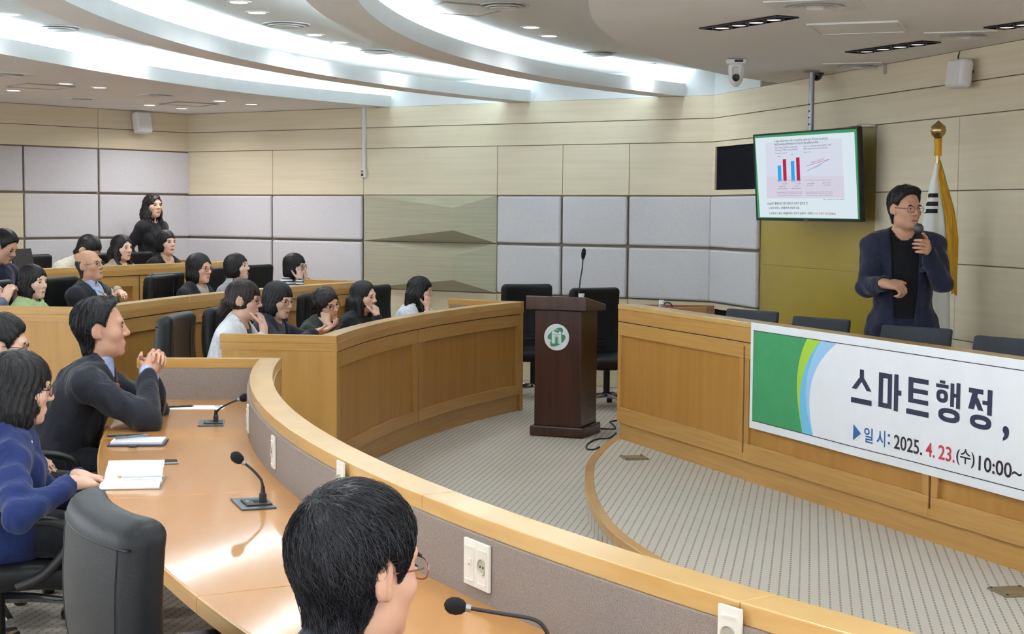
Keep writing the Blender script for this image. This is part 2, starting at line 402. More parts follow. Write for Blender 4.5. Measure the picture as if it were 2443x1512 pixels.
poly = [(p.x, p.y) for p in se_in] + [(5.2, 3.5), tuple(WALLS['front'][0] + DF * 8.9), tuple(wb)]
MB().prism(poly, 0.0, 0.15).build('floor_stage', M_carpet)['kind'] = 'structure'
rz_ = MB()
rz_.strip([(p.x, p.y) for p in se_r], [(p.x, p.y) for p in se_in], 0.0, 0.105).build('floor_stage_riser', M_carpet)['kind'] = 'structure'
nose = tag(empty('trim_1', add3(stage_edge[0], 0.0)), kind='structure')
nn = len(stage_edge)
for a, b in ((0, 22), (22, 44), (44, 58), (58, nn - 1)):
    MB().strip([tuple(p) for p in stage_edge[a:b + 1]], [tuple(p) for p in offset_poly(stage_edge, -0.056)[a:b + 1]], 0.105, 0.152).build('nosing', M_oakh, nose, bevel=0.004, world=True)

# ------------------------------------------------------------------ ceiling
CC = (8.70, 8.10)
def sstep(t): t = max(0, min(1, t)); return t * t * (3 - 2 * t)
R_f0 = lambda t: 12.66 + 0.24 * sstep((t - 13) / 20)
R_f1 = lambda t: 11.06 + 0.0033 * t
R_f2 = lambda t: 9.52
R_f3 = lambda t: 8.31 - 0.006 * t
plus = lambda f, d: (lambda t: f(t) + d)
A0, A1 = -62, 58
ceil = tag(empty('ceiling', (0, 8, ZREC)), kind='structure')
def cstrip(name, fa, fb, z0, z1, m, n=90, t0=A0, t1=A1): return MB().strip(arc(fa, t0, t1, n, CC), arc(fb, t0, t1, n, CC), z0, z1).build(name, m, ceil, world=True, smooth=False)
MB().prism([(-9.5, -3), (7, -3), (7, 19), (-9.5, 19)], ZREC, ZREC + 0.1).build('raised_ceiling', M_white, ceil, world=True)
cstrip('stage_ceiling', lambda t: 0.4, R_f3, ZT, ZREC - .001, M_ceil)
def end_t(f, w='side'):
    # polar angle at which a shelf runs into the side wall
    p0, d, n, ln = WALLS[w]
    for k in range(2000):
        t = 20 + k * 0.02; q = V2(*pol(f(t), t, CC))
        if (q - p0).dot(n) < 0.005: return t
    return 50
for f, nm in ((R_f1, 1), (R_f2, 2)):
    te = end_t(f)
    cstrip('light_shelf', f, plus(f, 0.26), ZT, ZT + 0.02, M_ceil, t1=te)
    cstrip('shelf_fascia', plus(f, -0.012), plus(f, 0.014), ZT - 0.002, ZT + 0.115, M_white, t1=te)
    cstrip('shelf_back', plus(f, 0.245), plus(f, 0.26), ZT + 0.02, ZT + 0.06, M_white, t1=te)
    cstrip('cove_tube', plus(f, 0.07), plus(f, 0.13), ZT + 0.022, ZT + 0.045, M_cove, n=30, t1=te)
te0 = end_t(R_f0)
cstrip('rear_ceiling', R_f0, lambda t: 19.0, ZT, ZT + 0.02, M_ceil, t1=A1)
cstrip('shelf_fascia', plus(R_f0, -0.012), plus(R_f0, 0.014), ZT - 0.002, ZT + 0.115, M_white, t1=te0)
cstrip('shelf_back', plus(R_f0, 0.30), plus(R_f0, 0.33), ZT + 0.02, ZREC, M_white, t1=te0)
cstrip('cove_tube', plus(R_f0, 0.07), plus(R_f0, 0.13), ZT + 0.022, ZT + 0.045, M_cove, n=30, t1=te0)
# cove behind the stage ceiling edge is lit by the next shelf only
# ------------------------------------------------------------------ curved council desks
R1 = 9.277
def desk_run(name, label, R, t0, t1, z, mods, zt=0.72, caps=True, depth=0.72, seams=4, far_end=True, near_end=True, n=28, group='curved council desks', near_taupe=True):
    base = pol(R, (t0 + t1) / 2)
    d = empty(name, (base[0], base[1], z), 0, label, 'desk', group)
    H = 0.93
    def sec(nm, ra, rb, a, b, z0, z1, m, bev=0, k=n): return MB().strip(arc(ra, a, b, k), arc(rb, a, b, k), z + z0, z + z1).build(nm, m, d, bevel=bev, world=True)
    # rim cap in sections, cloth upstand, worktop sections
    dth = (t1 - t0) / seams; eps = 0.008
    for k in range(seams):
        a, b = t0 + k * dth + (eps if k else 0), t0 + (k + 1) * dth - (eps if k < seams - 1 else 0)
        sec('rim_cap', R, R + 0.105, a, b, H - 0.045, H, M_rim, 0.003, 14)
        sec('worktop', R + 0.105, R + 0.725, a, b, zt - 0.035, zt, M_top, 0.003, 14)
        sec('worktop_edge', R + 0.725, R + 0.731, a, b, zt - 0.045, zt - 0.002, M_oakh, 0.0, 14)
    sec('cloth_panel', R + 0.028, R + 0.118, t0, t1, zt - 0.1, H - 0.045, M_taupe)
    # stage-facing front: fascia band, rails, stiles, sunk panels, plinth
    sec('fascia_band', R - 0.006, R + 0.03, t0, t1, H - 0.10, H - 0.044, M_oakh, 0.002)
    sec('core', R + 0.022, R + 0.032, t0, t1, 0.02, H - 0.1, M_oakv)
    sec('plinth', R + 0.02, R + 0.05, t0, t1, 0.0, 0.145, M_oakh)
    sec('shadow_groove', R + 0.004, R + 0.03, t0, t1, H - 0.106, H - 0.1, M_slot)
    w = 4.2 / R * 1.0; ww = math.degrees(0.085 / R); g = math.degrees(0.007 / R)
    mt = (t1 - t0) / mods
    for k in range(mods):
        a, b = t0 + k * mt + g * 1.3, t0 + (k + 1) * mt - g * 1.3
        sec('rail', R, R + 0.024, a, b, H - 0.205, H - 0.106, M_oakh, 0.003, 10)
        sec('rail', R, R + 0.024, a, b, 0.14, 0.225, M_oakh, 0.003, 10)
        sec('stile', R, R + 0.024, a, a + ww, 0.225, H - 0.205, M_oakv, 0.003, 2)
        sec('stile', R, R + 0.024, b - ww, b, 0.225, H - 0.205, M_oakv, 0.003, 2)
        sec('sunk_panel', R + 0.020, R + 0.028, a + ww, b - ww, 0.22, H - 0.2, M_oakp, 0, 10)
        if k: sec('slot', R + 0.010, R + 0.024, a - 2.6 * g, a, 0.2, H - 0.13, M_slot, 0, 1)
    # end boards
    for on, t, sg in ((near_end, t0, -1), (far_end, t1, 1)):
        if not on: continue
        e = math.degrees(0.035 / R)
        ta, tb = (t, t + e) if sg < 0 else (t - e, t)
        sec('end_board', R - 0.002, R + depth, ta - (e * .25 if sg < 0 else 0), tb + (e * .25 if sg > 0 else 0), 0.0, H - 0.05, M_oakv, 0.0, 1)
        sec('end_cap', R - 0.004, R + depth + 0.01, ta - (e * .4 if sg < 0 else 0), tb + (e * .4 if sg > 0 else 0), H - 0.05, H + 0.001, M_oakh, 0.003, 1)
        oa, ob = (ta - e * .38, ta) if sg < 0 else (tb, tb + e * .38)
        sec('end_band', R - 0.004, R + depth + 0.006, oa, ob, H - 0.094, H - 0.05, M_oakh, 0.0, 1)
        ia, ib = (tb, tb + e * 0.3) if sg < 0 else (ta - e * 0.3, ta)
        sec('end_cloth', R + 0.11, R + depth - 0.03, ia, ib, zt, H - 0.05, M_taupe, 0, 1)
    return d
deskA = desk_run('curved_desk', 'curved oak desk in the foreground with open notebook and three gooseneck microphones', R1, -52, -3.5, 0, 5, seams=6, near_end=False)
deskB = desk_run('curved_desk', 'curved oak desk beside the lectern, five women seated behind it', R1 - 0.10, 5.5, 29.7, 0, 2, seams=2)
desk2 = desk_run('curved_desk', 'second-row curved oak desk where a bald man sits with folded arms', 10.85, 7.9, 30.4, TIER2, 3, seams=3)
desk2b = desk_run('curved_desk', 'second-row oak desk end at the left picture edge, behind the man in glasses', 10.85, -16.0, 5.0, TIER2, 3, seams=3) if False else None
desk3 = desk_run('curved_desk', 'rearmost curved oak desk below the standing woman', 13.35, 12.0, 34.5, TIER3, 4, seams=3)

# ------------------------------------------------------------------ banner desk on the stage
AD = math.radians(21.04)
DU = Vector((math.sin(AD), -math.cos(AD), 0)); DN = Vector((-math.cos(AD), -math.sin(AD), 0))
D0 = at_z(1471, 1045.5, 0.15); D0.z = 0
def dpt(s, z, o=0.0): p = D0 + DU * s + DN * o; return Vector((p.x, p.y, z))
def d_at(px, py, off=0.0):
    q = on_plane(px, py, dpt(0, 0, off), DN); return (q - D0).dot(DU), q.z
def dbox(s0, s1, z0, z1, o0, o1, mb=None):
    mb = mb or MB(); a = [dpt(s0, z0, o0), dpt(s1, z0, o0), dpt(s1, z0, o1), dpt(s0, z0, o1)]; mb.hexa(a, [p + Vector((0, 0, z1 - z0)) for p in a]); fix(mb); return mb
DT = 1.072; DLEN = 6.6
bd = empty('stage_desk', dpt(DLEN / 2, 0.15, -0.3), 0, 'long straight oak desk on the stage with the banner hung on its front', 'desk')
def dp(nm, m, *a, bev=0.0): return dbox(*a).build(nm, m, bd, bevel=bev, world=True)
dp('rim_cap', M_rim, 0, DLEN, DT - 0.03, DT, -0.14, 0.004, bev=0.003)
dp('fascia_band', M_oakh, 0, DLEN, DT - 0.115, DT - 0.03, -0.03, 0.0, bev=0.002)
dp('core', M_oakv, 0.01, DLEN, 0.17, DT - 0.03, -0.06, -0.022)
dp('shadow_groove', M_slot, 0.0, DLEN, DT - 0.121, DT - 0.115, -0.03, -0.006)
dp('plinth', M_oakh, 0.02, DLEN, 0.15, 0.27, -0.06, -0.018)
dp('end_board', M_oakv, 0.0, 0.035, 0.15, DT - 0.03, -0.66, -0.024)
dp('worktop', M_top, 0.035, DLEN, 0.84, 0.87, -0.70, -0.14, bev=0.003)
dp('cloth_panel', M_taupe, 0.035, DLEN, 0.75, DT - 0.03, -0.15, -0.06)
s1 = d_at(1773, 960)[0]; s2 = d_at(2216, 1200)[0]; st = [0.0, s1, s2, s2 + (s2 - s1), s2 + 2 * (s2 - s1), DLEN]
for k in range(5):
    a, b = st[k] + 0.009, st[k + 1] - 0.009
    if k == 0: a = 0.0
    w = 0.075 if k == 0 else 0.085
    dp('rail', M_oakh, a, b, DT - 0.21, DT - 0.121, -0.024, 0.0, bev=0.003)
    dp('rail', M_oakh, a, b, 0.265, 0.37, -0.024, 0.0, bev=0.003)
    dp('stile', M_oakv, a, a + w * 0.6, 0.37, DT - 0.21, -0.024, 0.0, bev=0.003)
    dp('stile', M_oakv, b - w * 0.6, b, 0.37, DT - 0.21, -0.024, 0.0, bev=0.003)
    dp('sunk_panel', M_oakp, a + w * 0.6, b - w * 0.6, 0.365, DT - 0.2, -0.03, -0.018)
    if k: dp('slot', M_slot, a - 0.018, a, 0.31, DT - 0.14, -0.024, -0.010); dp('rail_joint', M_oakh, a - 0.018, a, 0.265, 0.31, -0.024, -0.001); dp('rail_joint', M_oakh, a - 0.018, a, DT - 0.14, DT - 0.121, -0.024, -0.001)

# low desk end seen by the grille behind the stage desk
p = at_y(1600, 745, 13.3)
def lowdesk(px0, px1, py, Y, label):
    a = at_y(px0, py, Y); b = at_y(px1, py + 1, Y - 0.1); d = (b - a); d.z = 0; L_ = d.length; u = d.normalized(); n = Vector((u.y, -u.x, 0))
    if n.y > 0: n = -n
    top = a.z
    e = empty('side_desk', (a.x, a.y, 0), 0, label, 'desk')
    def bx(nm, m, s0, s1, z0, z1, o0, o1):
        q = [a + u * s0 + n * o0, a + u * s1 + n * o0, a + u * s1 + n * o1, a + u * s0 + n * o1]; q = [Vector((v.x, v.y, z0)) for v in q]
        mb = MB(); mb.hexa(q, [v + Vector((0, 0, z1 - z0)) for v in q]); fix(mb); mb.build(nm, m, e, world=True)
    bx('top_rail', M_mahog2, 0, L_, top - 0.03, top, -0.03, 0.0)
    bx('end_stile', M_mahog2, 0, 0.03, 0, top - 0.03, -0.03, 0); bx('end_stile', M_mahog2, L_ - 0.03, L_, 0, top - 0.03, -0.03, 0)
    bx('cloth_panel', M_taupe, 0.03, L_ - 0.03, 0.3, top - 0.03, -0.025, -0.006)
    bx('worktop', M_top, 0, L_, 0.70, 0.73, 0.0, 0.5)
    bx('side_board', M_oakv, 0, 0.03, 0.0, 0.70, 0.0, 0.5); bx('side_board', M_oakv, L_ - 0.03, L_, 0.0, 0.70, 0.0, 0.5)
    return e
M_mahog2 = mat('desk_red_oak_trim', 'A5683C', 0.4, coords=P, scale=(4, 4, 40), dark='8F5530')
lowdesk(1512, 1704, 726, 13.2, 'low red-oak desk end with taupe cloth below the grey fabric wall panels')

# ------------------------------------------------------------------ lectern
LP0 = at_z(1263, 1038.5, 0); LP1 = at_z(1390, 1047, 0)
lu = (LP1 - LP0); LW = lu.length; lu.normalize(); lnv = Vector((lu.y, -lu.x, 0)); lang = math.atan2(lu.y, lu.x)
lc = LP0 + lu * (LW / 2) - lnv * 0.205
lec = empty('lectern', (lc.x, lc.y, 0), lang, 'dark mahogany lectern with a round white and green emblem', 'lectern')
lh = 1.065
MB().box((0, 0, 0.04), (LW, 0.42, 0.08)).build('base', M_mahog, lec, bevel=0.012)
sw = LW - 0.055
MB().box((0, 0, 0.08 + (lh - 0.19) / 2), (sw, 0.36, lh - 0.19)).build('column', M_mahog, lec, bevel=0.004)
tw = 0.242
MB().add([(-tw, -0.235, lh - 0.105), (tw, -0.235, lh - 0.105), (tw, 0.225, lh - 0.125), (-tw, 0.225, lh - 0.125),
          (-tw, -0.235, lh), (tw, -0.235, lh), (tw, 0.225, lh - 0.075), (-tw, 0.225, lh - 0.075)],
         [(3, 2, 1, 0), (4, 5, 6, 7), (0, 1, 5, 4), (1, 2, 6, 5), (2, 3, 7, 6), (3, 0, 4, 7)]).build('top_slab', M_mahog, lec, bevel=0.006)
rotx = Matrix.Rotation(math.radians(90), 3, 'X')
ez = at_y(1327, 805, lc.y - 0.2).z; ex = -0.008
M_emw = mat('emblem_white', 'E9EDF2', 0.4, var=0.01); M_emg = mat('emblem_green', '3F9468', 0.4, var=0.04); M_emgr = mat('emblem_grey_line', '8FA3A5', 0.5)
em = MB().lathe([(0.0, 0.0), (0.098, 0.0), (0.1, 0.003), (0.1, 0.008), (0.0, 0.008)], (ex, -0.18, ez), rotx, 48).build('emblem', M_emw, lec)
K = 0.1 / 515.0     # emblem drawn from its picture: 515 px radius
def emb(pts, m, nm='emblem_mark', off=0.0):
    vs = [(ex + (x - 788) * K, -0.1885 - off, ez - (y - 775) * K) for x, y in pts]; n = len(vs)
    w = [(a, b + 0.0008 + off * .5, c) for a, b, c in vs]
    return MB().add(vs + w, [tuple(range(n - 1, -1, -1)), tuple(range(n, 2 * n))] + [(i, (i + 1) % n, n + (i + 1) % n, n + i) for i in range(n)]).build(nm, m, em)
def blob(pts, n=8): 
    c = [V2(*p_) for p_ in pts]; out = []
    m_ = len(c)
    for i in range(m_):
        p0, p1, p2, p3 = c[i - 1], c[i], c[(i + 1) % m_], c[(i + 2) % m_]
        for k in range(n):
            t = k / n; q = 0.5 * ((2 * p1) + (p2 - p0) * t + (2 * p0 - 5 * p1 + 4 * p2 - p3) * t * t + (3 * p1 - p0 - 3 * p2 + p3) * t ** 3); out.append((q.x, q.y))
    return out
emb(blob([(640, 520), (520, 620), (420, 740), (430, 830), (540, 885), (620, 850), (640, 700)], 5), M_emg)
emb(blob([(670, 500), (800, 425), (940, 400), (1035, 440), (1050, 530), (1000, 630), (900, 640), (720, 560)], 5), M_emg)
emb(blob([(940, 680), (1080, 665), (1155, 740), (1120, 870), (1000, 990), (930, 960)], 5), M_emg)
emb(blob([(600, 880), (520, 1000), (540, 1100), (620, 1140), (780, 1115), (930, 1040), (900, 960), (740, 900)], 5), M_emg)
emb([(590, 560), (695, 560), (695, 610), (870, 610), (870, 560), (975, 560), (985, 1020), (590, 1020)], M_emw, 'emblem_gate', 0.0008)
emb([(600, 652), (970, 652), (970, 668), (600, 668)], M_emgr, 'emblem_line', 0.0012)
emb([(640, 500), (660, 560), (620, 560)], M_emw, 'emblem_finial', 0.0008); emb([(918, 500), (940, 560), (896, 560)], M_emw, 'emblem_finial', 0.0008)
def archp(x0, x1, yb, ys): return [(x0, yb), (x0, ys)] + [((x0 + x1) / 2 - (x1 - x0) / 2 * math.cos(math.pi * k / 10), ys - (x1 - x0) / 2 * math.sin(math.pi * k / 10)) for k in range(1, 10)] + [(x1, ys), (x1, yb)]
emb(archp(690, 885, 1020, 800), M_emgr, 'emblem_arch', 0.0012); emb(archp(706, 869, 1021, 800), M_emw, 'emblem_arch', 0.0016); emb(archp(735, 842, 1022, 800), M_emg, 'emblem_arch', 0.002)
emb([(700, 470), (830, 500), (835, 512), (690, 490)], M_emw, 'emblem_ray', 0.0012); emb([(760, 455), (850, 480), (850, 490), (750, 466)], M_emw, 'emblem_ray', 0.0012)
# lectern microphone and cup
mtop = at_y(1393, 598, lc.y); mlow = at_y(1380, 702, lc.y)
mic = empty('lectern_microphone', (mlow.x, mlow.y, lh - 0.06), 0, 'thin black gooseneck microphone rising from the lectern top', 'microphone')
dv = (mtop - mlow)
MB().tube([mlow - Vector((0, 0, 0.05)), mlow + dv * 0.3, mlow + dv * 0.6 + Vector((0.004, 0, 0)), mlow + dv * 0.86], 0.005, 8).build('gooseneck', M_plastic, mic, smooth=True, world=True)
MB().tube([mlow + dv * 0.80, mlow + dv * 0.84, mlow + dv * 0.93, mlow + dv * 1.02, mlow + dv * 1.06], [0.006, 0.014, 0.018, 0.015, 0.004], 12).build('windscreen', M_foam, mic, smooth=True, world=True)
cp = at_y(1387, 706, lc.y - 0.02)
cup = empty('paper_cup', (cp.x, cp.y, lh - 0.04), 0, 'small white paper cup standing on the lectern top', 'cup')
MB().lathe([(0.0, 0.0), (0.019, 0.0), (0.023, 0.05), (0.026, 0.051), (0.022, 0.052), (0.018, 0.004), (0.0, 0.004)], (0, 0, 0), None, 20).build('cup_body', M_paper, cup, smooth=True)

# ------------------------------------------------------------------ surface nets (meshes from distance fields)
def surface_net(F, lo, h):
    S = F < 0
    nx, ny, nz = F.shape
    c = np.zeros((nx - 1, ny - 1, nz - 1), np.int8)
    for dx in (0, 1):
        for dy in (0, 1):
            for dz in (0, 1): c += S[dx:nx - 1 + dx, dy:ny - 1 + dy, dz:nz - 1 + dz]
    act = (c > 0) & (c < 8)
    idx = np.argwhere(act)
    if len(idx) == 0: return np.zeros((0, 3)), np.zeros((0, 4), int)
    vid = -np.ones(act.shape, np.int64); vid[tuple(idx.T)] = np.arange(len(idx))
    acc = np.zeros((len(idx), 3)); cnt = np.zeros(len(idx))
    i, j, k = idx.T
    E = [((0, 0, 0), (1, 0, 0)), ((0, 1, 0), (1, 1, 0)), ((0, 0, 1), (1, 0, 1)), ((0, 1, 1), (1, 1, 1)), ((0, 0, 0), (0, 1, 0)), ((1, 0, 0), (1, 1, 0)), ((0, 0, 1), (0, 1, 1)), ((1, 0, 1), (1, 1, 1)),
         ((0, 0, 0), (0, 0, 1)), ((1, 0, 0), (1, 0, 1)), ((0, 1, 0), (0, 1, 1)), ((1, 1, 0), (1, 1, 1))]
    for a, b in E:
        fa = F[i + a[0], j + a[1], k + a[2]]; fb = F[i + b[0], j + b[1], k + b[2]]
        m = (fa < 0) != (fb < 0)
        t = np.where(m, fa / np.where(m, fa - fb, 1), 0)
        for ax in range(3): acc[:, ax] += np.where(m, a[ax] + t * (b[ax] - a[ax]), 0)
        cnt += m
    v = (idx + acc / cnt[:, None]) * h + np.array(lo)
    Q = []
    for ax in range(3):
        b, cax = (ax + 1) % 3, (ax + 2) % 3
        sl0 = [slice(None)] * 3; sl1 = [slice(None)] * 3; sl0[ax] = slice(0, -1); sl1[ax] = slice(1, None)
        d = S[tuple(sl0)] != S[tuple(sl1)]; e = np.argwhere(d)
        e = e[(e[:, b] > 0) & (e[:, cax] > 0) & (e[:, b] < F.shape[b] - 1) & (e[:, cax] < F.shape[cax] - 1)]
        if len(e) == 0: continue
        def vv(ob, oc):
            q = e.copy(); q[:, b] -= ob; q[:, cax] -= oc; return vid[tuple(q.T)]
        quad = np.stack([vv(1, 1), vv(0, 1), vv(0, 0), vv(1, 0)], 1)
        flip = ~S[tuple(e.T)]
        quad[flip] = quad[flip][:, ::-1]
        Q.append(quad)
    Q = np.concatenate(Q)
    return v, Q[(Q >= 0).all(1)]
def quads_to_mesh(name, v, q, smooth=True):
    me = bpy.data.meshes.new(name)
    me.vertices.add(len(v)); me.vertices.foreach_set('co', np.asarray(v, np.float32).ravel())
    me.loops.add(len(q) * 4); me.loops.foreach_set('vertex_index', np.asarray(q, np.int32).ravel())
    me.polygons.add(len(q)); me.polygons.foreach_set('loop_start', np.arange(0, len(q) * 4, 4, dtype=np.int32))
    try: me.polygons.foreach_set('loop_total', np.full(len(q), 4, np.int32))
    except Exception: pass
    me.polygons.foreach_set('use_smooth', np.full(len(q), smooth))
    me.update(calc_edges=True); return me
class Field:
    def __init__(s, lo, hi, h):
        s.h = h; s.lo = np.array(lo, float); n = np.ceil((np.array(hi) - s.lo) / h).astype(int) + 1
        s.F = np.full(n, 0.3, np.float32); s.ax = [s.lo[i] + h * np.arange(n[i]) for i in range(3)]
    def _sl(s, lo, hi):
        sl = []
        for i in range(3):
            a = int(max(0, math.floor((lo[i] - s.lo[i]) / s.h))); b = int(min(s.F.shape[i], math.ceil((hi[i] - s.lo[i]) / s.h) + 1))
            if b <= a: return None
            sl.append(slice(a, b))
        return tuple(sl)
    def pts(s, sl): return np.meshgrid(s.ax[0][sl[0]], s.ax[1][sl[1]], s.ax[2][sl[2]], indexing='ij')
    def op(s, prim, k=0.0, mode='u', inf=0.0):
        lo, hi, fn = prim; m = k + inf + 0.03
        sl = s._sl(np.array(lo) - m, np.array(hi) + m)
        if sl is None: return
        d = fn(*s.pts(sl)) - inf; F = s.F[sl]
        if mode == 'u':
            if k > 0:
                hh = np.clip(0.5 + 0.5 * (F - d) / k, 0, 1); s.F[sl] = F * (1 - hh) + d * hh - k * hh * (1 - hh)
            else: s.F[sl] = np.minimum(F, d)
        else:
            if k > 0:
                hh = np.clip(0.5 - 0.5 * (F + d) / k, 0, 1); s.F[sl] = F * (1 - hh) - d * hh + k * hh * (1 - hh)
            else: s.F[sl] = np.maximum(F, -d)
    def net(s): return surface_net(s.F, s.lo, s.h)
def cap_(a, b, ra, rb=None):
    rb = ra if rb is None else rb; a = np.array(a, float); b = np.array(b, float); r = max(ra, rb)
    ba = b - a; L2 = max(1e-9, float(ba @ ba))
    def fn(x, y, z):
        px, py, pz = x - a[0], y - a[1], z - a[2]
        t = np.clip((px * ba[0] + py * ba[1] + pz * ba[2]) / L2, 0, 1)
        return np.sqrt((px - t * ba[0]) ** 2 + (py - t * ba[1]) ** 2 + (pz - t * ba[2]) ** 2) - (ra + (rb - ra) * t)
    return np.minimum(a, b) - r, np.maximum(a, b) + r, fn
def ell_(c, r, R=None):
    c = np.array(c, float); r = np.array(r, float); R = np.eye(3) if R is None else np.array(R); m = np.abs(R) @ r
    def fn(x, y, z):
        p = (x - c[0], y - c[1], z - c[2])
        q = [(R[0, i] * p[0] + R[1, i] * p[1] + R[2, i] * p[2]) for i in range(3)]
        k0 = np.sqrt(sum((q[i] / r[i]) ** 2 for i in range(3))); k1 = np.sqrt(sum((q[i] / r[i] ** 2) ** 2 for i in range(3)))
        return np.where(k1 > 1e-6, k0 * (k0 - 1) / np.maximum(k1, 1e-6), -min(r))
    return c - m, c + m, fn
def rbox_(c, hs, rad, R=None, bend=None):
    c = np.array(c, float); hs = np.array(hs, float); R = np.eye(3) if R is None else np.array(R); m = np.abs(R) @ (hs + 0.06)
    def fn(x, y, z):
        p = (x - c[0], y - c[1], z - c[2])
        q = [(R[0, i] * p[0] + R[1, i] * p[1] + R[2, i] * p[2]) for i in range(3)]
        if bend: q = bend(*q)
        d = [np.abs(q[i]) - hs[i] + rad for i in range(3)]
        return np.sqrt(sum(np.maximum(v, 0) ** 2 for v in d)) + np.minimum(np.maximum(np.maximum(d[0], d[1]), d[2]), 0) - rad
    return c - m, c + m, fn

# ------------------------------------------------------------------ chairs (local: +Y is forward, origin on the floor)
def rotx_(deg):
    a = math.radians(deg); c, s = math.cos(a), math.sin(a); return np.array([[1, 0, 0], [0, c, -s], [0, s, c]])
def make_leather_chair():
    e = empty('office_chair', (0, 0, 0))
    f = Field((-.33, -.42, .5), (.33, .05, 1.22), 0.012)
    bend = lambda x, y, z: (x, y - 0.55 * x * x + 0.035 * np.cos(z * 6.0), z)
    f.op(rbox_((0, -.24, .80), (.245, .05, .335), .045, rotx_(8), bend))
    v, q = f.net(); b = link('backrest', quads_to_mesh('chair_back', v, q), M_leather, e)
    # seams of the back: inner pad outline
    R = Matrix([list(r) for r in rotx_(8)])
    def bp(x, z, o): 
        y = 0.55 * x * x - 0.035 * math.cos(z * 6.0); return R @ Vector((x, y + o, z)) + Vector((0, -.24, .80))
    for sx in (-1, 1):
        MB().tube([bp(sx * 0.165, z, 0.051) for z in np.linspace(-0.31, 0.27, 14)], 0.004, 6).build('piping', M_leather, b, smooth=True)
        MB().tube([bp(sx * 0.2, z, -0.0495) for z in np.linspace(-0.31, 0.275, 14)], 0.003, 6).build('piping', M_leather, b, smooth=True)
    for zz in (-0.16, -0.20, -0.24):
        MB().tube([bp(x, zz, 0.0515) for x in np.linspace(-0.08, 0.08, 7)], 0.004, 6).build('piping', M_leather, b, smooth=True)
    MB().tube([bp(x, 0.278, -0.0485) for x in np.linspace(-0.238, 0.238, 17)], 0.0035, 6).build('piping', M_leather, b, smooth=True)
    f = Field((-.32, -.3, .34), (.32, .32, .56), 0.013)
    f.op(rbox_((0, .02, .45), (.255, .25, .055), .045, None, lambda x, y, z: (x, y, z + 0.25 * np.maximum(y - .08, 0) ** 2 * 4 - 0.12 * x * x)))
    v, q = f.net(); link('seat', quads_to_mesh('chair_seat', v, q), M_leather, e)
    for sx in (-1, 1):
        pts = [(sx * .27, -.20, .66), (sx * .285, -.12, .685), (sx * .285, .05, .69), (sx * .285, .17, .68), (sx * .28, .225, .64), (sx * .275, .22, .57), (sx * .262, .14, .47), (sx * .25, .05, .425)]
        pts = [Vector(p_) for p_ in smooth3(pts, 4)]
        MB().tube(pts, 0.019, 10).build('armrest', M_plastic, e, smooth=True)
    MB().lathe([(0.0, .10), (.045, .10), (.045, .13), (.028, .14), (.028, .36), (.09, .37), (.09, .40), (0, .40)], (0, 0, 0), None, 16).build('gas_stem', M_plastic, e, smooth=True)
    for k in range(5):
        a = math.radians(72 * k + 20); d = Vector((math.cos(a), math.sin(a), 0))
        MB().tube([Vector((0, 0, .115)) + d * .03, Vector((0, 0, .11)) + d * .16, Vector((0, 0, .085)) + d * .30], [.028, .022, .017], 8).build('base_leg', M_chrome, e, smooth=True)
        pr = Vector((-d.y, d.x, 0)); 
        MB().tube([d * .30 + Vector((0, 0, .03)) - pr * .022, d * .30 + Vector((0, 0, .03)) + pr * .022], .03, 12).build('wheel', M_plastic, e, smooth=True)
    remember(e); return e
def smooth3(c, n=6):
    c = [Vector(p) for p in c]; out = []
    for i in range(len(c) - 1):
        p0, p1, p2, p3 = c[max(i - 1, 0)], c[i], c[i + 1], c[min(i + 2, len(c) - 1)]
        for k in range(n):
            t = k / n; out.append(0.5 * ((2 * p1) + (p2 - p0) * t + (2 * p0 - 5 * p1 + 4 * p2 - p3) * t * t + (3 * p1 - p0 - 3 * p2 + p3) * t ** 3))
    return out + [c[-1]]
chair0 = make_leather_chair(); chair_used = [False]
def chair(x, y, z, phi, label, group='black leather office chairs'):
    """phi: heading in degrees, 0 = towards +X, 90 = towards +Y"""
    if not chair_used[0]: o = chair0; chair_used[0] = True
    else: o = copy_tree(chair0)
    o.name = 'office_chair'
    o.matrix_basis = Matrix.Translation((x, y, z)) @ Matrix.Rotation(math.radians(phi - 90), 4, 'Z')
    return tag(o, label, 'chair', group)
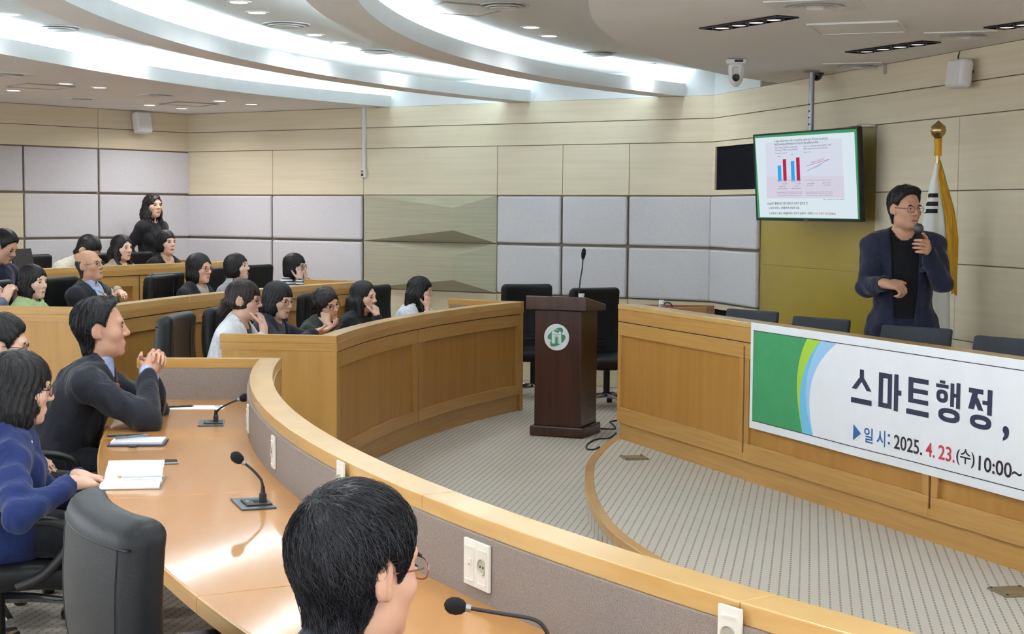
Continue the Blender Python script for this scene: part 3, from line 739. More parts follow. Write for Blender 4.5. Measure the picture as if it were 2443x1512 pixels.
def make_mesh_chair():
    e = empty('mesh_chair', (0, 0, 0))
    f = Field((-.3, -.32, .5), (.3, .0, 1.1), 0.012)
    f.op(rbox_((0, -.2, .76), (.245, .017, .255), .015, rotx_(10), lambda x, y, z: (x * (1 + 0.12 * (z + .2)), y - 0.4 * x * x, z)))
    v, q = f.net(); b = link('backrest', quads_to_mesh('mesh_back', v, q), M_meshfab, e)
    R = Matrix([list(r) for r in rotx_(10)])
    bp = lambda x, z, o: R @ Vector((x / (1 + 0.12 * (z + .2)), 0.4 * x * x + o, z)) + Vector((0, -.2, .76))
    MB().tube([bp(x, 0.17, -0.017) for x in np.linspace(-0.2, 0.2, 11)], 0.005, 6).build('back_rib', M_plastic, b, smooth=True)
    MB().tube([(0, -.1, .44), (0, -.24, .46), (0, -.265, .62), (0, -.265, .80)], .018, 8).build('back_post', M_plastic, e, smooth=True)
    f = Field((-.3, -.3, .36), (.3, .3, .54), 0.014); f.op(rbox_((0, .02, .45), (.235, .23, .035), .03)); v, q = f.net()
    link('seat', quads_to_mesh('mesh_seat', v, q), M_meshfab, e)
    MB().lathe([(0, .09), (.03, .09), (.025, .42), (0, .42)], (0, 0, 0), None, 12).build('gas_stem', M_plastic, e, smooth=True)
    for k in range(5):
        a = math.radians(72 * k); d = Vector((math.cos(a), math.sin(a), 0))
        MB().tube([Vector((0, 0, .10)), Vector((0, 0, .06)) + d * .28], [.022, .014], 6).build('base_leg', M_plastic, e, smooth=True)
        MB().tube([d * .28 + Vector((-d.y * .02, d.x * .02, .025)), d * .28 + Vector((d.y * .02, -d.x * .02, .025))], .025, 10).build('wheel', M_plastic, e, smooth=True)
    remember(e); return e
mesh0 = make_mesh_chair(); mesh_used = [False]
def mesh_chair(x, y, z, phi, label):
    if not mesh_used[0]: o = mesh0; mesh_used[0] = True
    else: o = copy_tree(mesh0)
    o.name = 'mesh_chair'
    o.matrix_basis = Matrix.Translation((x, y, z)) @ Matrix.Rotation(math.radians(phi - 90), 4, 'Z')
    return tag(o, label, 'chair', 'grey mesh chairs behind the stage desk')
for px, py, lb in ((1804, 747, 'grey mesh chair nearest the black wall grille behind the stage desk'), (1969, 766, 'grey mesh chair in front of the gold panel behind the stage desk'),
                   (2195, 788, 'grey mesh chair directly in front of the standing speaker'), (2425, 816, 'grey mesh chair at the right picture edge behind the stage desk')):
    q = on_plane(px, py, dpt(0, 0, -1.05), DN)
    o = mesh_chair(q.x, q.y, 0.15, math.degrees(math.atan2(DN.y, DN.x)) + 22 + rng.uniform(-5, 5), lb)
    c = o.matrix_basis @ Vector((0, -0.26, 0)); dlt = Vector((q.x - c.x, q.y - c.y, 0)); o.matrix_basis = Matrix.Translation(dlt) @ o.matrix_basis
    o.matrix_basis = o.matrix_basis @ Matrix.Scale(min(1.08, max(0.80, (q.z - 0.15) / 0.985)), 4, (0, 0, 1))
# ------------------------------------------------------------------ ceiling fittings
lamp_data = bpy.data.lights.new('downlight_lamp', 'AREA'); lamp_data.shape = 'DISK'; lamp_data.size = 0.11; lamp_data.energy = DOWNLIGHT_W; lamp_data.color = (0.97, 0.98, 1.0)
lamp_data.spread = math.radians(150)
ring_me = MB().lathe([(0.058, 0.0), (0.060, -0.006), (0.078, -0.006), (0.080, 0.0), (0.080, 0.012), (0.058, 0.012)], n=28).mesh('downlight_ring'); smooth_mesh(ring_me)
lens_me = MB().lathe([(0.0, -0.005), (0.058, -0.005), (0.058, -0.001), (0.0, -0.001)], n=24).mesh('downlight_lens')
ring_me.materials.append(M_offwhite); lens_me.materials.append(M_lamp)
dl_dark = mat('downlight_reflector', 'E9E9EA', 0.25, metal=0.6)
n_dl = [0]
lamp_dim = lamp_data.copy(); lamp_dim.energy = DOWNLIGHT_W * .35
def downlight(p, label, group='recessed round downlights', data=None):
    e = empty('downlight', p, 0, label, 'ceiling light', group)
    link('trim_ring', ring_me, None, e); link('lens', lens_me, None, e)
    l = bpy.data.objects.new('downlight_lamp', data or lamp_data); COL.objects.link(l); l.parent = e; l.location = (0, 0, -0.009)
    return e
low = [(33, 215), (157, 199), (238, 208), (357, 250), (434, 258), (524, 240), (600, 248)]
lowl = ['leftmost round downlight in the low rear ceiling', 'round downlight above and right of the leftmost one, low rear ceiling', 'round downlight right of the rear ceiling hatch, low rear ceiling',
        'round downlight just above the rear wall loudspeaker', 'lowest round downlight near the rear room corner', 'round downlight over the rear corner hatch, low rear ceiling', 'rightmost round downlight in the low rear ceiling']
for (x, y), lb in zip(low, lowl): downlight(at_z(x, y, ZT), lb)
for (x, y), lb in (((25, 33), 'lit downlight in the raised ceiling at the left picture edge'), ((255, 92), 'lit downlight in the raised ceiling right of the round air diffuser'),
                   ((345, 111), 'faint flat downlight farther along the outer raised ceiling'),
                   ((570, 4), 'lit downlight cut by the top picture edge'), ((613, 29), 'lit downlight left of the middle round air diffuser'), ((750, 82), 'lit downlight right of the middle round air diffuser'),
                   ((810, 100), 'smaller looking downlight beside the second middle one'), ((952, 138), 'farthest downlight of the middle raised ceiling'),
                   ((1267, 64), 'left one of the downlight pair above the side wall centre'), ((1310, 85), 'right one of the downlight pair above the side wall centre'), ((1545, 152), 'faint flat downlight at the far end of the inner raised ceiling')):
    downlight(at_z(x, y, ZREC), lb, data=lamp_dim)
for r, ths in ((8.9, (-8, -20, -32, -46)), (10.4, (-6, -17, -28, -40, -52)), (12.0, (-8, -20, -32, -44, -56)), (13.6, (2, -10, -20, -30, -40, -50)), (15.2, (-16, -28, -40))):  # unseen downlight rings, added only for the light they give the room
    for th in ths:
        q = pol(r, th, CC); z = ZT if (r > 12.6 or r < 8.2) else ZREC
        n_dl[0] += 1
        downlight((q[0], q[1], z), '%s downlight of the %s, unseen, added for its light' % (('first', 'second', 'third', 'fourth', 'fifth', 'sixth')[ths.index(th)], {8.9: 'inner ring nearest the stage', 10.4: 'middle ring between the light shelves', 12.0: 'outer ring above the camera', 13.6: 'low ceiling ring behind the camera', 15.2: 'rearmost low ceiling ring'}[r]))
def hatch(px, py, z, w, d, rot, label, m=None):
    p = at_z(px, py, z); e = empty('access_hatch', p, math.radians(rot), label, 'ceiling hatch')
    MB().box((0, 0, -0.003), (w - .02, d - .02, 0.006)).build('hatch_panel', M_ceil, e)
    for a, b, c_, dd in ((0, d / 2, w, .014), (0, -d / 2, w, .014), (w / 2, 0, .014, d), (-w / 2, 0, .014, d)):
        MB().box((a, b, -0.005), (c_, dd, 0.010)).build('hatch_frame', m or M_offwhite, e)
M_hframe = mat('hatch_grey_frame', 'A79F9A', 0.6)
hatch(96, 205, ZT, .45, .45, 40, 'square access hatch between the downlights at the far left ceiling', M_hframe)
hatch(450, 247, ZT, .45, .45, 35, 'square access hatch near the rear room corner ceiling', M_hframe)
hatch(1100, 20, ZREC, .5, .5, 28, 'square access hatch in the raised ceiling at the top picture edge', M_hframe)
hatch(2046, 65, ZT, .5, .5, -20, 'square white-framed access hatch in the stage ceiling')
def round_diffuser(px, py, z, r, label):
    e = empty('air_diffuser', at_z(px, py, z), 0, label, 'air vent', 'round ceiling diffusers')
    for k, (a, b, zz) in enumerate(((1.0, .86, -.006), (.80, .62, -.018), (.56, .36, -.024))):
        MB().lathe([(r * b, zz + .012), (r * (a + b) / 2, zz + .004), (r * a, zz - .002), (r * a, zz + .004), (r * b, zz + .016)], n=32).build('diffuser_cone', M_offwhite, e, smooth=True)
    MB().lathe([(0, -.022), (r * .3, -.02), (r * .3, -.012), (0, -.012)], n=24).build('diffuser_core', M_offwhite, e, smooth=True)
round_diffuser(138, 65, ZREC, .17, 'round air diffuser in the outer raised ceiling, upper left')
round_diffuser(683, 57, ZREC, .17, 'round air diffuser in the middle raised ceiling between downlights')
round_diffuser(890, 121, ZREC, .17, 'round air diffuser farther along the middle raised ceiling')
round_diffuser(1203, 12, ZREC, .16, 'round air diffuser by the inner raised ceiling hatch')
round_diffuser(1422, 126, ZREC, .17, 'round air diffuser near the far end of the inner raised ceiling')
def sq_diffuser(px, py, z, w, rot, label):
    e = empty('square_diffuser', at_z(px, py, z), math.radians(rot), label, 'air vent', 'square ceiling diffusers')
    MB().box((0, 0, -.003), (w, w, .006)).build('backing', M_offwhite, e)
    for k in range(1, 4):
        r = w * .17 * k * .62
        MB().lathe([(r * .8, -.005), (r, -.016), (r * 1.06, -.016), (r * .9, -.005)], n=32).build('vent_ring', M_offwhite, e, smooth=True)
sq_diffuser(1945, 13, ZT, .46, -20, 'square air diffuser with round vanes at the top picture edge')
sq_diffuser(2297, 84, ZT, .42, -20, 'square air diffuser above the wall loudspeaker by the stage')
sq_diffuser(2042, 156, ZT, .42, -20, 'square air diffuser beside the television ceiling pole')
sq_diffuser(383, 226, ZT, .34, 35, 'square air diffuser over the rear loudspeaker')
sq_diffuser(20, 177, ZT, .36, 35, 'square air diffuser at the left picture edge')
sq_diffuser(195, 235, ZT, .30, 35, 'small flat vent in the low rear ceiling')
M_refl = mat('louvre_reflector', '3A3C42', 0.2, metal=0.7, var=0.1)
def linear(pa, pb, w, label):
    a = at_z(*pa, ZT); b = at_z(*pb, ZT); d = b - a; L_ = d.length; rz = math.atan2(d.y, d.x); c = (a + b) / 2
    e = empty('linear_luminaire', (c.x, c.y, ZT), rz, label, 'ceiling light', 'louvred luminaires over the stage')
    MB().box((0, 0, -.0015), (L_, w, .003)).build('dark_pan', M_grille, e)
    for sy in (-1, 1): MB().box((0, sy * w / 2, -.004), (L_, .008, .010)).build('edge_strip', M_refl, e)
    for sx in (-1, 1): MB().box((sx * L_ / 2, 0, -.004), (.008, w, .010)).build('edge_strip', M_refl, e)
    for k in range(4):
        x = L_ * (k - 1.5) * .22
        MB().lathe([(0, -.012), (.040, -.010), (.046, -.003), (0, -.003)], (x, 0, 0), None, 20).build('lamp_lens', M_lamp2, e, smooth=True)
        MB().lathe([(.046, -.003), (.058, -.014), (.062, -.003)], (x, 0, 0), None, 20).build('reflector', M_refl, e, smooth=True)
linear((1693, 68), (1880, 38), .15, 'louvred four-lamp luminaire nearest the ceiling camera')
linear((2038, 124), (2222, 98), .15, 'louvred four-lamp luminaire above the television')
linear((2372, 66), (2560, 38), .15, 'louvred four-lamp luminaire cut by the right picture edge')
# pan-tilt camera on the stage ceiling
pc = at_z(1757, 141, ZT)
pt = empty('ceiling_camera', pc, math.radians(-100), 'white pan-tilt video camera hanging from the stage ceiling', 'camera')
f = Field((-.14, -.14, -.26), (.14, .14, .0), .006)
f.op(rbox_((0, 0, -.022), (.085, .07, .02), .015)); v, q = f.net(); link('mount_plate', quads_to_mesh('cam_plate', v, q), M_offwhite, pt)
f = Field((-.1, -.1, -.26), (.1, .1, .0), .005)
f.op(ell_((0, 0, -.10), (.058, .055, .095)), 0); f.op(rbox_((0, 0, -.06), (.057, .054, .04), .03), .02)
f.op(rbox_((.06, 0, -.11), (.03, .024, .055), .02), .004, 's'); v, q = f.net(); link('yoke', quads_to_mesh('cam_yoke', v, q), M_offwhite, pt)
f = Field((-.1, -.1, -.26), (.12, .1, .0), .005); f.op(ell_((.018, 0, -.135), (.042, .036, .045))); v, q = f.net(); link('camera_head', quads_to_mesh('cam_head', v, q), M_offwhite, pt)
ry = Matrix.Rotation(math.radians(90), 3, 'Y')
MB().lathe([(0, .0), (.024, .0), (.026, .01), (.02, .014), (0, .010)], (.052, 0, -.135), ry, 24).build('lens', M_plastic, pt, smooth=True)
MB().box((.083, .02, -.02), (.004, .06, .018)).build('label_strip', M_plastic, pt)
MB().tube([(-.08, -.03, -.02), (-.11, -.05, -.025), (-.12, -.06, -.01), (-.11, -.07, 0)], .003, 6).build('cable', M_plastic, pt, smooth=True)
# dome camera
dc = at_z(1948, 174, ZT); dm = empty('dome_camera', dc, 0, 'small black dome camera beside the television pole', 'camera')
MB().lathe([(0, -.062), (.02, -.058), (.038, -.045), (.047, -.02), (.047, 0), (0, 0)], n=24).build('dome', mat('dome_black_glass', '1B1820', 0.08, coat=0.5), dm, smooth=True)
MB().lathe([(.047, -.012), (.056, -.012), (.06, 0), (.047, 0)], n=24).build('dome_ring', M_plastic, dm, smooth=True)
def wall_speaker(w, px, py, wd, ht, dep, label, tilt=10):
    p0, d, n, ln = WALLS[w]; q = on_plane(px, py, add3(p0 + n * .12, 0), add3(n, 0)); rz = math.atan2(n.y, n.x) - math.pi / 2
    e = empty('wall_loudspeaker', (q.x, q.y, q.z), rz, label, 'loudspeaker', 'white wall loudspeakers')
    f = Field((-wd, -dep, -ht), (wd, dep, ht), .009); f.op(rbox_((0, 0, 0), (wd / 2, dep / 2, ht / 2), .028, rotx_(tilt), lambda x, y, z: (x * (1 + 1.1 * np.maximum(-y, 0)), y, z))); v, q = f.net()
    b = link('cabinet', quads_to_mesh('speaker_box', v, q), M_offwhite, e)
    R = Matrix([list(r) for r in rotx_(tilt)]); 
    MB().box((0, dep / 2 + .0005, 0), (wd * .78, .004, ht * .82)).build('front_grille', M_offwhite, b).matrix_basis = R.to_4x4()
    MB().tube([(0, -dep / 2 + .01, 0), (0, -dep / 2 - .06, .02)], .012, 8).build('bracket', M_plastic, e)
    return e
wall_speaker('rear', 339, 293, .20, .235, .12, 'white loudspeaker high on the rear wall near the corner')
sp = wall_speaker('front', 2289, 176, .19, .185, .10, 'white loudspeaker high on the front wall above the flag', 6)
MB().tube([wp_ for wp_ in smooth3([sp.matrix_basis.inverted() @ v for v in (on_plane(2291, 122, wall_pt('front', 0, 0, .02), add3(NF, 0)), on_plane(2286, 134, wall_pt('front', 0, 0, .03), add3(NF, 0)), on_plane(2287, 148, wall_pt('front', 0, 0, .04), add3(NF, 0)))])], .004, 6).build('cable', M_plastic, sp, smooth=True)
q = on_plane(2112, 166, wall_pt('front', 0, 0, .023), add3(NF, 0))
tag(MB().box((0, 0, 0), (.05, .006, .06), Matrix.Rotation(math.atan2(DF.y, DF.x), 3, 'Z')).build('wall_sensor', M_hframe, bevel=.002), 'small grey square plate high on the front wall', 'wall plate').location = q
# cable duct with switch on the side wall
sd = wall_s('side', 873.5, 400); dc_ = empty('cable_duct', wall_pt('side', sd, 2.0, .03), 0, 'white vertical cable duct with a small switch on the side wall', 'cable duct')
wall_box('side', sd - .02, sd + .02, on_plane(873, 405, wall_pt('side', 0, 0, .03), add3(NC, 0)).z, ZT, .022, .05).build('duct', M_offwhite, dc_, bevel=.003, world=True)
zz = on_plane(873, 413, wall_pt('side', 0, 0, .03), add3(NC, 0)).z
wall_box('side', sd - .03, sd + .03, zz - .045, zz + .045, .022, .06).build('switch_box', M_offwhite, dc_, bevel=.004, world=True)
wall_box('side', sd - .008, sd + .018, zz - .03, zz - .005, .06, .066).build('switch_button', M_plastic, dc_, world=True)
wall_box('side', sd - .008, sd + .018, zz + .005, zz + .03, .06, .066).build('switch_button', mat('switch_red', 'A8746A', .5), dc_, world=True)
s0_ = wall_s('side', 905, 240)
tag(wall_box('side', s0_ - .02, s0_ + .08, ZT - .01, ZT + .125, .0, .14).build('shelf_end_block', M_maple), kind='structure').name = 'trim_2'

q = on_plane(2072, 299, wall_pt('front', 0, 0, .07), add3(NF, 0)); e = empty('niche_light', (q.x, q.y, ZB - .004), 0, 'small oval lamp at the top of the gold wall panel', 'light')
MB().lathe([(0, -.008), (.042, -.008), (.042, -.002), (0, -.002)], n=20).build('lens', M_lamp, e); MB().lathe([(.042, -.010), (.052, -.010), (.052, 0), (.042, 0)], n=20).build('trim_ring', M_offwhite, e); wall_box('front', wall_s('front', 2072, 300) - .07, wall_s('front', 2072, 300) + .07, ZB - .002, ZB + .012, .0, .13).build('bracket', M_maple, e, world=True)
# ------------------------------------------------------------------ text
def print_text(body, m, x0, x1, z0, z1, frame, off, parent, name='lettering', bold=0.0, pad=True):
    """fit the glyph bounding box into the rectangle; frame(s, z, off) -> world"""
    v, fs = text_mesh(body, bold); lo, hi = v.min(0), v.max(0)
    out = []
    for p_ in v:
        a = x0 + (p_[0] - lo[0]) / (hi[0] - lo[0]) * (x1 - x0); b = z0 + (p_[1] - lo[1]) / (hi[1] - lo[1]) * (z1 - z0); out.append(frame(a, b, off))
    return MB().add(out, fs).build(name, m, parent, world=True)

# ------------------------------------------------------------------ banner on the stage desk
M_bwhite = mat('banner_white_vinyl', 'EEF1F6', 0.55, var=0.012)
M_bgreen = mat('banner_green', '3E9A62', 0.5, var=0.03); M_blime = mat('banner_lime', 'A8CF3C', 0.5, var=0.02)
M_bblue = mat('banner_sky_blue', '9CC9EE', 0.5, var=0.02); M_bblue2 = mat('banner_cyan_blue', '72BEE6', 0.5, var=0.02)
M_bnavy = mat('banner_navy_ink', '262C49', 0.5); M_bblack = mat('banner_black_ink', '231F2E', 0.5); M_bred = mat('banner_red_ink', 'D03A52', 0.5); M_bink = mat('banner_blue_ink', '3063A8', 0.5)
BO = 0.016
def b_at(x, y): return d_at(x, y, BO)
bs0, bz1 = b_at(1787, 774); bs0b, bz0 = b_at(1785, 1020); bs0 = (bs0 + bs0b) / 2; bz1 = DT + 0.004
BL_ = DLEN - bs0 - 0.05
ban = empty('banner', dpt(bs0, bz0, BO), 0, 'white vinyl banner with dark Korean lettering and green arc on stage desk front', 'banner')
mb = MB(); nS, nZ = 160, 12; grid = []
def bwave(s, z):     # gentle waves of the hung sheet
    t = (z - bz0) / (bz1 - bz0); return 0.003 * math.sin(s * 5) * (1 - t) + 0.0012 * math.sin(s * 9 + 1) * (1 - t)
vs = []
for o_ in (0.0, -0.0012):
    for i in range(nS + 1):
        for k in range(nZ + 1):
            s_ = bs0 + BL_ * i / nS; z_ = bz0 + (bz1 - bz0) * k / nZ; vs.append(dpt(s_, z_, 0.006 + o_ + bwave(s_, z_)))
fs = []; W_ = nZ + 1; T_ = (nS + 1) * W_
for i in range(nS):
    for k in range(nZ):
        a = i * W_ + k; fs.append((a, a + W_, a + W_ + 1, a + 1)); fs.append((T_ + a + 1, T_ + a + W_ + 1, T_ + a + W_, T_ + a))
MB().add(vs, fs).build('sheet', M_bwhite, ban, world=True, smooth=True)
def bfr(s, z, off): return dpt(s, z, 0.0062 + off + bwave(s, z))
def bpoly(left, right, m, off, nm, n=26, w=14):     # area between two curves s(z)
    vs = []; fs = []
    za, zb = bz0 + 0.045, bz1 - 0.045
    for i in range(n + 1):
        z_ = za + (zb - za) * i / n; a, b = left(z_), right(z_)
        vs += [bfr(a + (b - a) * k / w, z_, off) for k in range(w + 1)]
    for i in range(n):
        for k in range(w): q_ = i * (w + 1) + k; fs.append((q_, q_ + 1, q_ + w + 2, q_ + w + 1))
    MB().add(vs, fs).build(nm, m, ban, world=True)
def bcurve(pts):
    P_ = sorted([tuple(reversed(b_at(x, y))) for x, y in pts]); zs = [a for a, b in P_]; ss = [b for a, b in P_]
    co = np.polyfit(zs, ss, min(3, len(P_) - 1)); return lambda z: float(np.polyval(co, z))
Z4 = lambda x, y: (1740 + x / 2.8, 700 + y / 2.8)
cg = bcurve([Z4(515, 292), Z4(470, 400), Z4(446, 520), Z4(440, 640), Z4(452, 790), Z4(478, 945)])
cl = bcurve([Z4(612, 300), Z4(540, 400), Z4(490, 510), Z4(468, 620), Z4(458, 760), Z4(478, 945)])
cb = bcurve([Z4(612, 300), Z4(560, 410), Z4(515, 510), Z4(498, 640), Z4(510, 790), Z4(550, 965)])
cw = bcurve([Z4(725, 318), Z4(620, 420), Z4(555, 540), Z4(525, 670), Z4(525, 800), Z4(550, 965)])
lft = lambda z: bs0 + 0.03
bpoly(lft, cg, M_bgreen, 0.0004, 'green_field'); bpoly(cg, cl, M_blime, 0.0006, 'lime_arc'); bpoly(cl, cb, M_bblue2, 0.0007, 'cyan_arc'); bpoly(cb, cw, M_bblue, 0.0008, 'sky_arc')
for z_ in (bz1 - 0.045, bz0 + 0.045):
    vs = []; fs = []
    for i in range(41):
        s_ = bs0 + 0.03 + (BL_ - 0.06) * i / 40; vs += [bfr(s_, z_ - 0.002, .0012), bfr(s_, z_ + 0.002, .0012)]
    for i in range(40): fs.append((2 * i, 2 * i + 2, 2 * i + 3, 2 * i + 1))
    MB().add(vs, fs).build('border_line', M_bblack, ban, world=True)
def bfit(body, m, x0, y0, x1, y1, bold, slope=.24, nm='lettering'):
    (xa, ya), (xb, yb) = Z4(x0, y0), Z4(x1, y1); xm, ym = (xa + xb) / 2, (ya + yb) / 2; hh = ((yb - ya) - slope * (xb - xa)) / 2
    sa = b_at(xa, ym - slope * (xb - xa) / 2)[0]; sb = b_at(xb, ym + slope * (xb - xa) / 2)[0]; zt_ = b_at(xm, ym - hh)[1]; zb_ = b_at(xm, ym + hh)[1]
    return print_text(body, m, sa, sb, zb_, zt_, bfr, .0014, ban, nm, bold)
# heavy title characters drawn stroke by stroke in a unit box
def ring_(cx, cy, rx, ry, w, n=28):
    o_ = [(cx + rx * np.sign(math.cos(t)) * abs(math.cos(t)) ** .8, cy + ry * np.sign(math.sin(t)) * abs(math.sin(t)) ** .8) for t in np.linspace(0, 2 * math.pi, n, endpoint=False)]
    i_ = [(cx + (rx - w[0]) * np.sign(math.cos(t)) * abs(math.cos(t)) ** .9, cy + (ry - w[1]) * np.sign(math.sin(t)) * abs(math.sin(t)) ** .9) for t in np.linspace(0, 2 * math.pi, n, endpoint=False)]
    return [[o_[k], o_[(k + 1) % n], i_[(k + 1) % n], i_[k]] for k in range(n)]
def bar_(x0, y0, x1, y1): return [[(x0, y0), (x1, y0), (x1, y1), (x0, y1)]]
def leg_(x0, y0, x1, y1, w): return [[(x0 - w / 2, y0), (x0 + w / 2, y0), (x1 + w * .5, y1), (x1 - w * .5, y1)]]
GL = {'스': bar_(.40, .70, .60, 1.0) + leg_(.50, .76, .13, .42, .24) + leg_(.50, .76, .87, .42, .24) + bar_(0, .02, 1, .17),
      '마': bar_(0, .03, .19, .98) + bar_(.40, .03, .58, .98) + bar_(0, .84, .58, .98) + bar_(0, .03, .58, .16) + bar_(.68, 0, .86, 1.0) + bar_(.86, .44, 1.0, .58),
      '트': bar_(.08, .87, .97, 1.0) + bar_(.08, .60, .95, .72) + bar_(.08, .33, .97, .45) + bar_(.08, .33, .30, 1.0) + bar_(0, .02, 1, .16),
      '행': bar_(.15, .93, .38, 1.0) + bar_(0, .82, .52, .91) + ring_(.26, .62, .24, .16, (.15, .10)) + bar_(.60, .40, .75, .97) + bar_(.84, .38, 1.0, 1.0) + bar_(.72, .64, .88, .73) + ring_(.56, .18, .44, .17, (.20, .115)),
      '정': bar_(.02, .86, .62, .98) + leg_(.31, .92, .13, .46, .24) + leg_(.31, .76, .54, .46, .22) + bar_(.80, .38, .99, 1.0) + bar_(.60, .62, .84, .72) + ring_(.54, .18, .44, .17, (.20, .115))}
def bglyph(ch, m, x0, y0, x1, y1, slope=.24):
    (xa, ya), (xb, yb) = Z4(x0, y0), Z4(x1, y1); xm, ym = (xa + xb) / 2, (ya + yb) / 2; hh = ((yb - ya) - slope * (xb - xa)) / 2
    sa = b_at(xa, ym - slope * (xb - xa) / 2)[0]; sb = b_at(xb, ym + slope * (xb - xa) / 2)[0]; zt_ = b_at(xm, ym - hh)[1]; zb_ = b_at(xm, ym + hh)[1]
    vs = []; fs = []
    for poly_ in GL[ch]:
        k = len(vs); vs += [bfr(sa + (sb - sa) * a, zb_ + (zt_ - zb_) * b, .0014) for a, b in poly_]; fs.append((k, k + 1, k + 2, k + 3))
    bm = bmesh.new()
    bv = [bm.verts.new(v_) for v_ in vs]
    for f_ in fs: bm.faces.new([bv[i] for i in f_])
    me = bpy.data.meshes.new('title_letter'); bm.to_mesh(me); bm.free(); link('title_letter', me, m, ban, world=True)
for ch, bx_ in (('스', (808, 492, 943, 760)), ('마', (988, 515, 1138, 797)), ('트', (1172, 548, 1322, 840)), ('행', (1368, 568, 1530, 883)), ('정', (1583, 615, 1745, 928))):
    bglyph(ch, M_bnavy, *bx_)
bfit(',', M_bnavy, 1815, 880, 1860, 995, 0.02, nm='title_comma')
bfit('일', M_bink, 893, 890, 950, 1005, .012); bfit('시', M_bink, 975, 905, 1030, 1028, .012); [MB().add([bfr(*b_at(*Z4(x_, y_)), .0014) for x_, y_ in ((1048, y0), (1048, y0 + 16), (1062, y0 + 20), (1062, y0 + 4))], [(0, 1, 2, 3)]).build('colon_dot', M_bink, ban, world=True) for y0 in (938, 990)]
bfit('2025.', M_bblack, 1088, 940, 1275, 1082, .012); bfit('4.', M_bred, 1300, 990, 1360, 1100, .014); bfit('23.', M_bred, 1385, 1008, 1495, 1133, .014)
bfit('(수)', M_bblack, 1505, 1025, 1628, 1172, .012); bfit('10:00~1', M_bblack, 1655, 1080, 1985, 1262, .012)
(sa, za), (sb, zb), (sc, zc) = b_at(*Z4(823, 872)), b_at(*Z4(872, 935)), b_at(*Z4(820, 980))
MB().add([bfr(sa, za, .0014), bfr(sc, zc, .0014), bfr(sb, zb, .0014)], [(0, 1, 2)]).build('arrow_mark', M_bink, ban, world=True)

# ------------------------------------------------------------------ television
tl, tr_, brr, bll = (1797, 320), (2049, 303), (2053, 530), (1806, 525)
ang = math.radians(24); TU = Vector((math.sin(ang), -math.cos(ang), 0)); tilt = math.radians(4)
TNh = Vector((-TU.y * -1, TU.x * -1, 0)); TNh = Vector((TU.y, -TU.x, 0)); TNh = TNh if TNh.y < 0 else -TNh
TN = (TNh * math.cos(tilt) - Vector((0, 0, 1)) * math.sin(tilt)).normalized(); TV_ = (Vector((0, 0, 1)) * math.cos(tilt) + TNh * math.sin(tilt)).normalized()
T0 = at_y(1925, 420, 11.75)
def t_at(x, y):
    q = on_plane(x, y, T0, TN); d = q - T0; return d.dot(TU), d.dot(TV_)
cs = [t_at(*c_) for c_ in (tl, tr_, brr, bll)]
tx0 = (cs[0][0] + cs[3][0]) / 2; tx1 = (cs[1][0] + cs[2][0]) / 2; tz0 = (cs[2][1] + cs[3][1]) / 2; tz1 = (cs[0][1] + cs[1][1]) / 2
def tfr(a, b, off): return T0 + TU * a + TV_ * b + TN * off
tv = empty('television', tfr((tx0 + tx1) / 2, tz0, -.03), 0, 'flat television hanging from the ceiling, showing a slide with bar chart', 'television')
def tbox(a0, a1, b0, b1, o0, o1, m, nm, bev=0, par=None):
    q = [tfr(a0, b0, o0), tfr(a1, b0, o0), tfr(a1, b1, o0), tfr(a0, b1, o0)]; w = [tfr(a0, b0, o1), tfr(a1, b0, o1), tfr(a1, b1, o1), tfr(a0, b1, o1)]
    mb = MB(); mb.hexa(q, w); fix(mb); return mb.build(nm, m, tv if par is None else par, bevel=bev, world=True)
M_tv = mat('television_black', '0C0D0F', .5)
tbox(tx0, tx1, tz0, tz1, -.038, -.002, M_tv, 'casing', .004)
for a0, a1, b0, b1 in ((tx0, tx1, tz1 - .014, tz1), (tx0, tx1, tz0, tz0 + .02), (tx0, tx0 + .014, tz0 + .02, tz1 - .014), (tx1 - .014, tx1, tz0 + .02, tz1 - .014)): tbox(a0, a1, b0, b1, -.002, .004, M_tv, 'bezel')
SCR = 0.64
M_sg = emat('screen_green', '48A06C', .85 * SCR); M_sw = emat('screen_white', 'DDEBF2', .92 * SCR); M_sp = emat('screen_pale_pink', 'DDD8E8', .88 * SCR); M_sl = emat('screen_lilac', 'DAE0EF', .9 * SCR)
M_sb = emat('screen_blue_bar', '2FA8F0', .95 * SCR); M_sr = emat('screen_red_bar', 'B82C4C', .95 * SCR); M_st = emat('screen_grey_text', '56626F', .8 * SCR); M_sk = emat('screen_black_text', '26313A', .7 * SCR); M_srd = emat('screen_red_text', 'B44A42', .9 * SCR)
scr = tbox(tx0 + .014, tx1 - .014, tz0 + .02, tz1 - .014, -.002, .0, M_sg, 'screen')
Z5 = lambda x, y: t_at(1780 + x / 5.4, 280 + y / 5.4)
def trect(x0, y0, x1, y1, m, off, nm):
    a = [Z5(x0, y0), Z5(x1, y0), Z5(x1, y1), Z5(x0, y1)]
    xa, xb = (a[0][0] + a[3][0]) / 2, (a[1][0] + a[2][0]) / 2; za, zb = (a[2][1] + a[3][1]) / 2, (a[0][1] + a[1][1]) / 2
    MB().add([tfr(xa, za, off), tfr(xb, za, off), tfr(xb, zb, off), tfr(xa, zb, off)], [(0, 1, 2, 3)]).build(nm, m, scr, world=True)
def tpoly(pts, m, off, nm): MB().add([tfr(*Z5(*p_), off) for p_ in pts], [tuple(range(len(pts) - 1, -1, -1))]).build(nm, m, scr, world=True)
tpoly([(118, 268), (1395, 188), (1442, 1305), (180, 1283)], M_sw, .0006, 'slide')
tpoly([(250, 330), (1232, 265), (1256, 750), (262, 760)], M_sl, .0010, 'chart_ground')
tpoly([(262, 760), (1256, 750), (1270, 1040), (270, 1042)], M_sp, .0010, 'chart_ground')
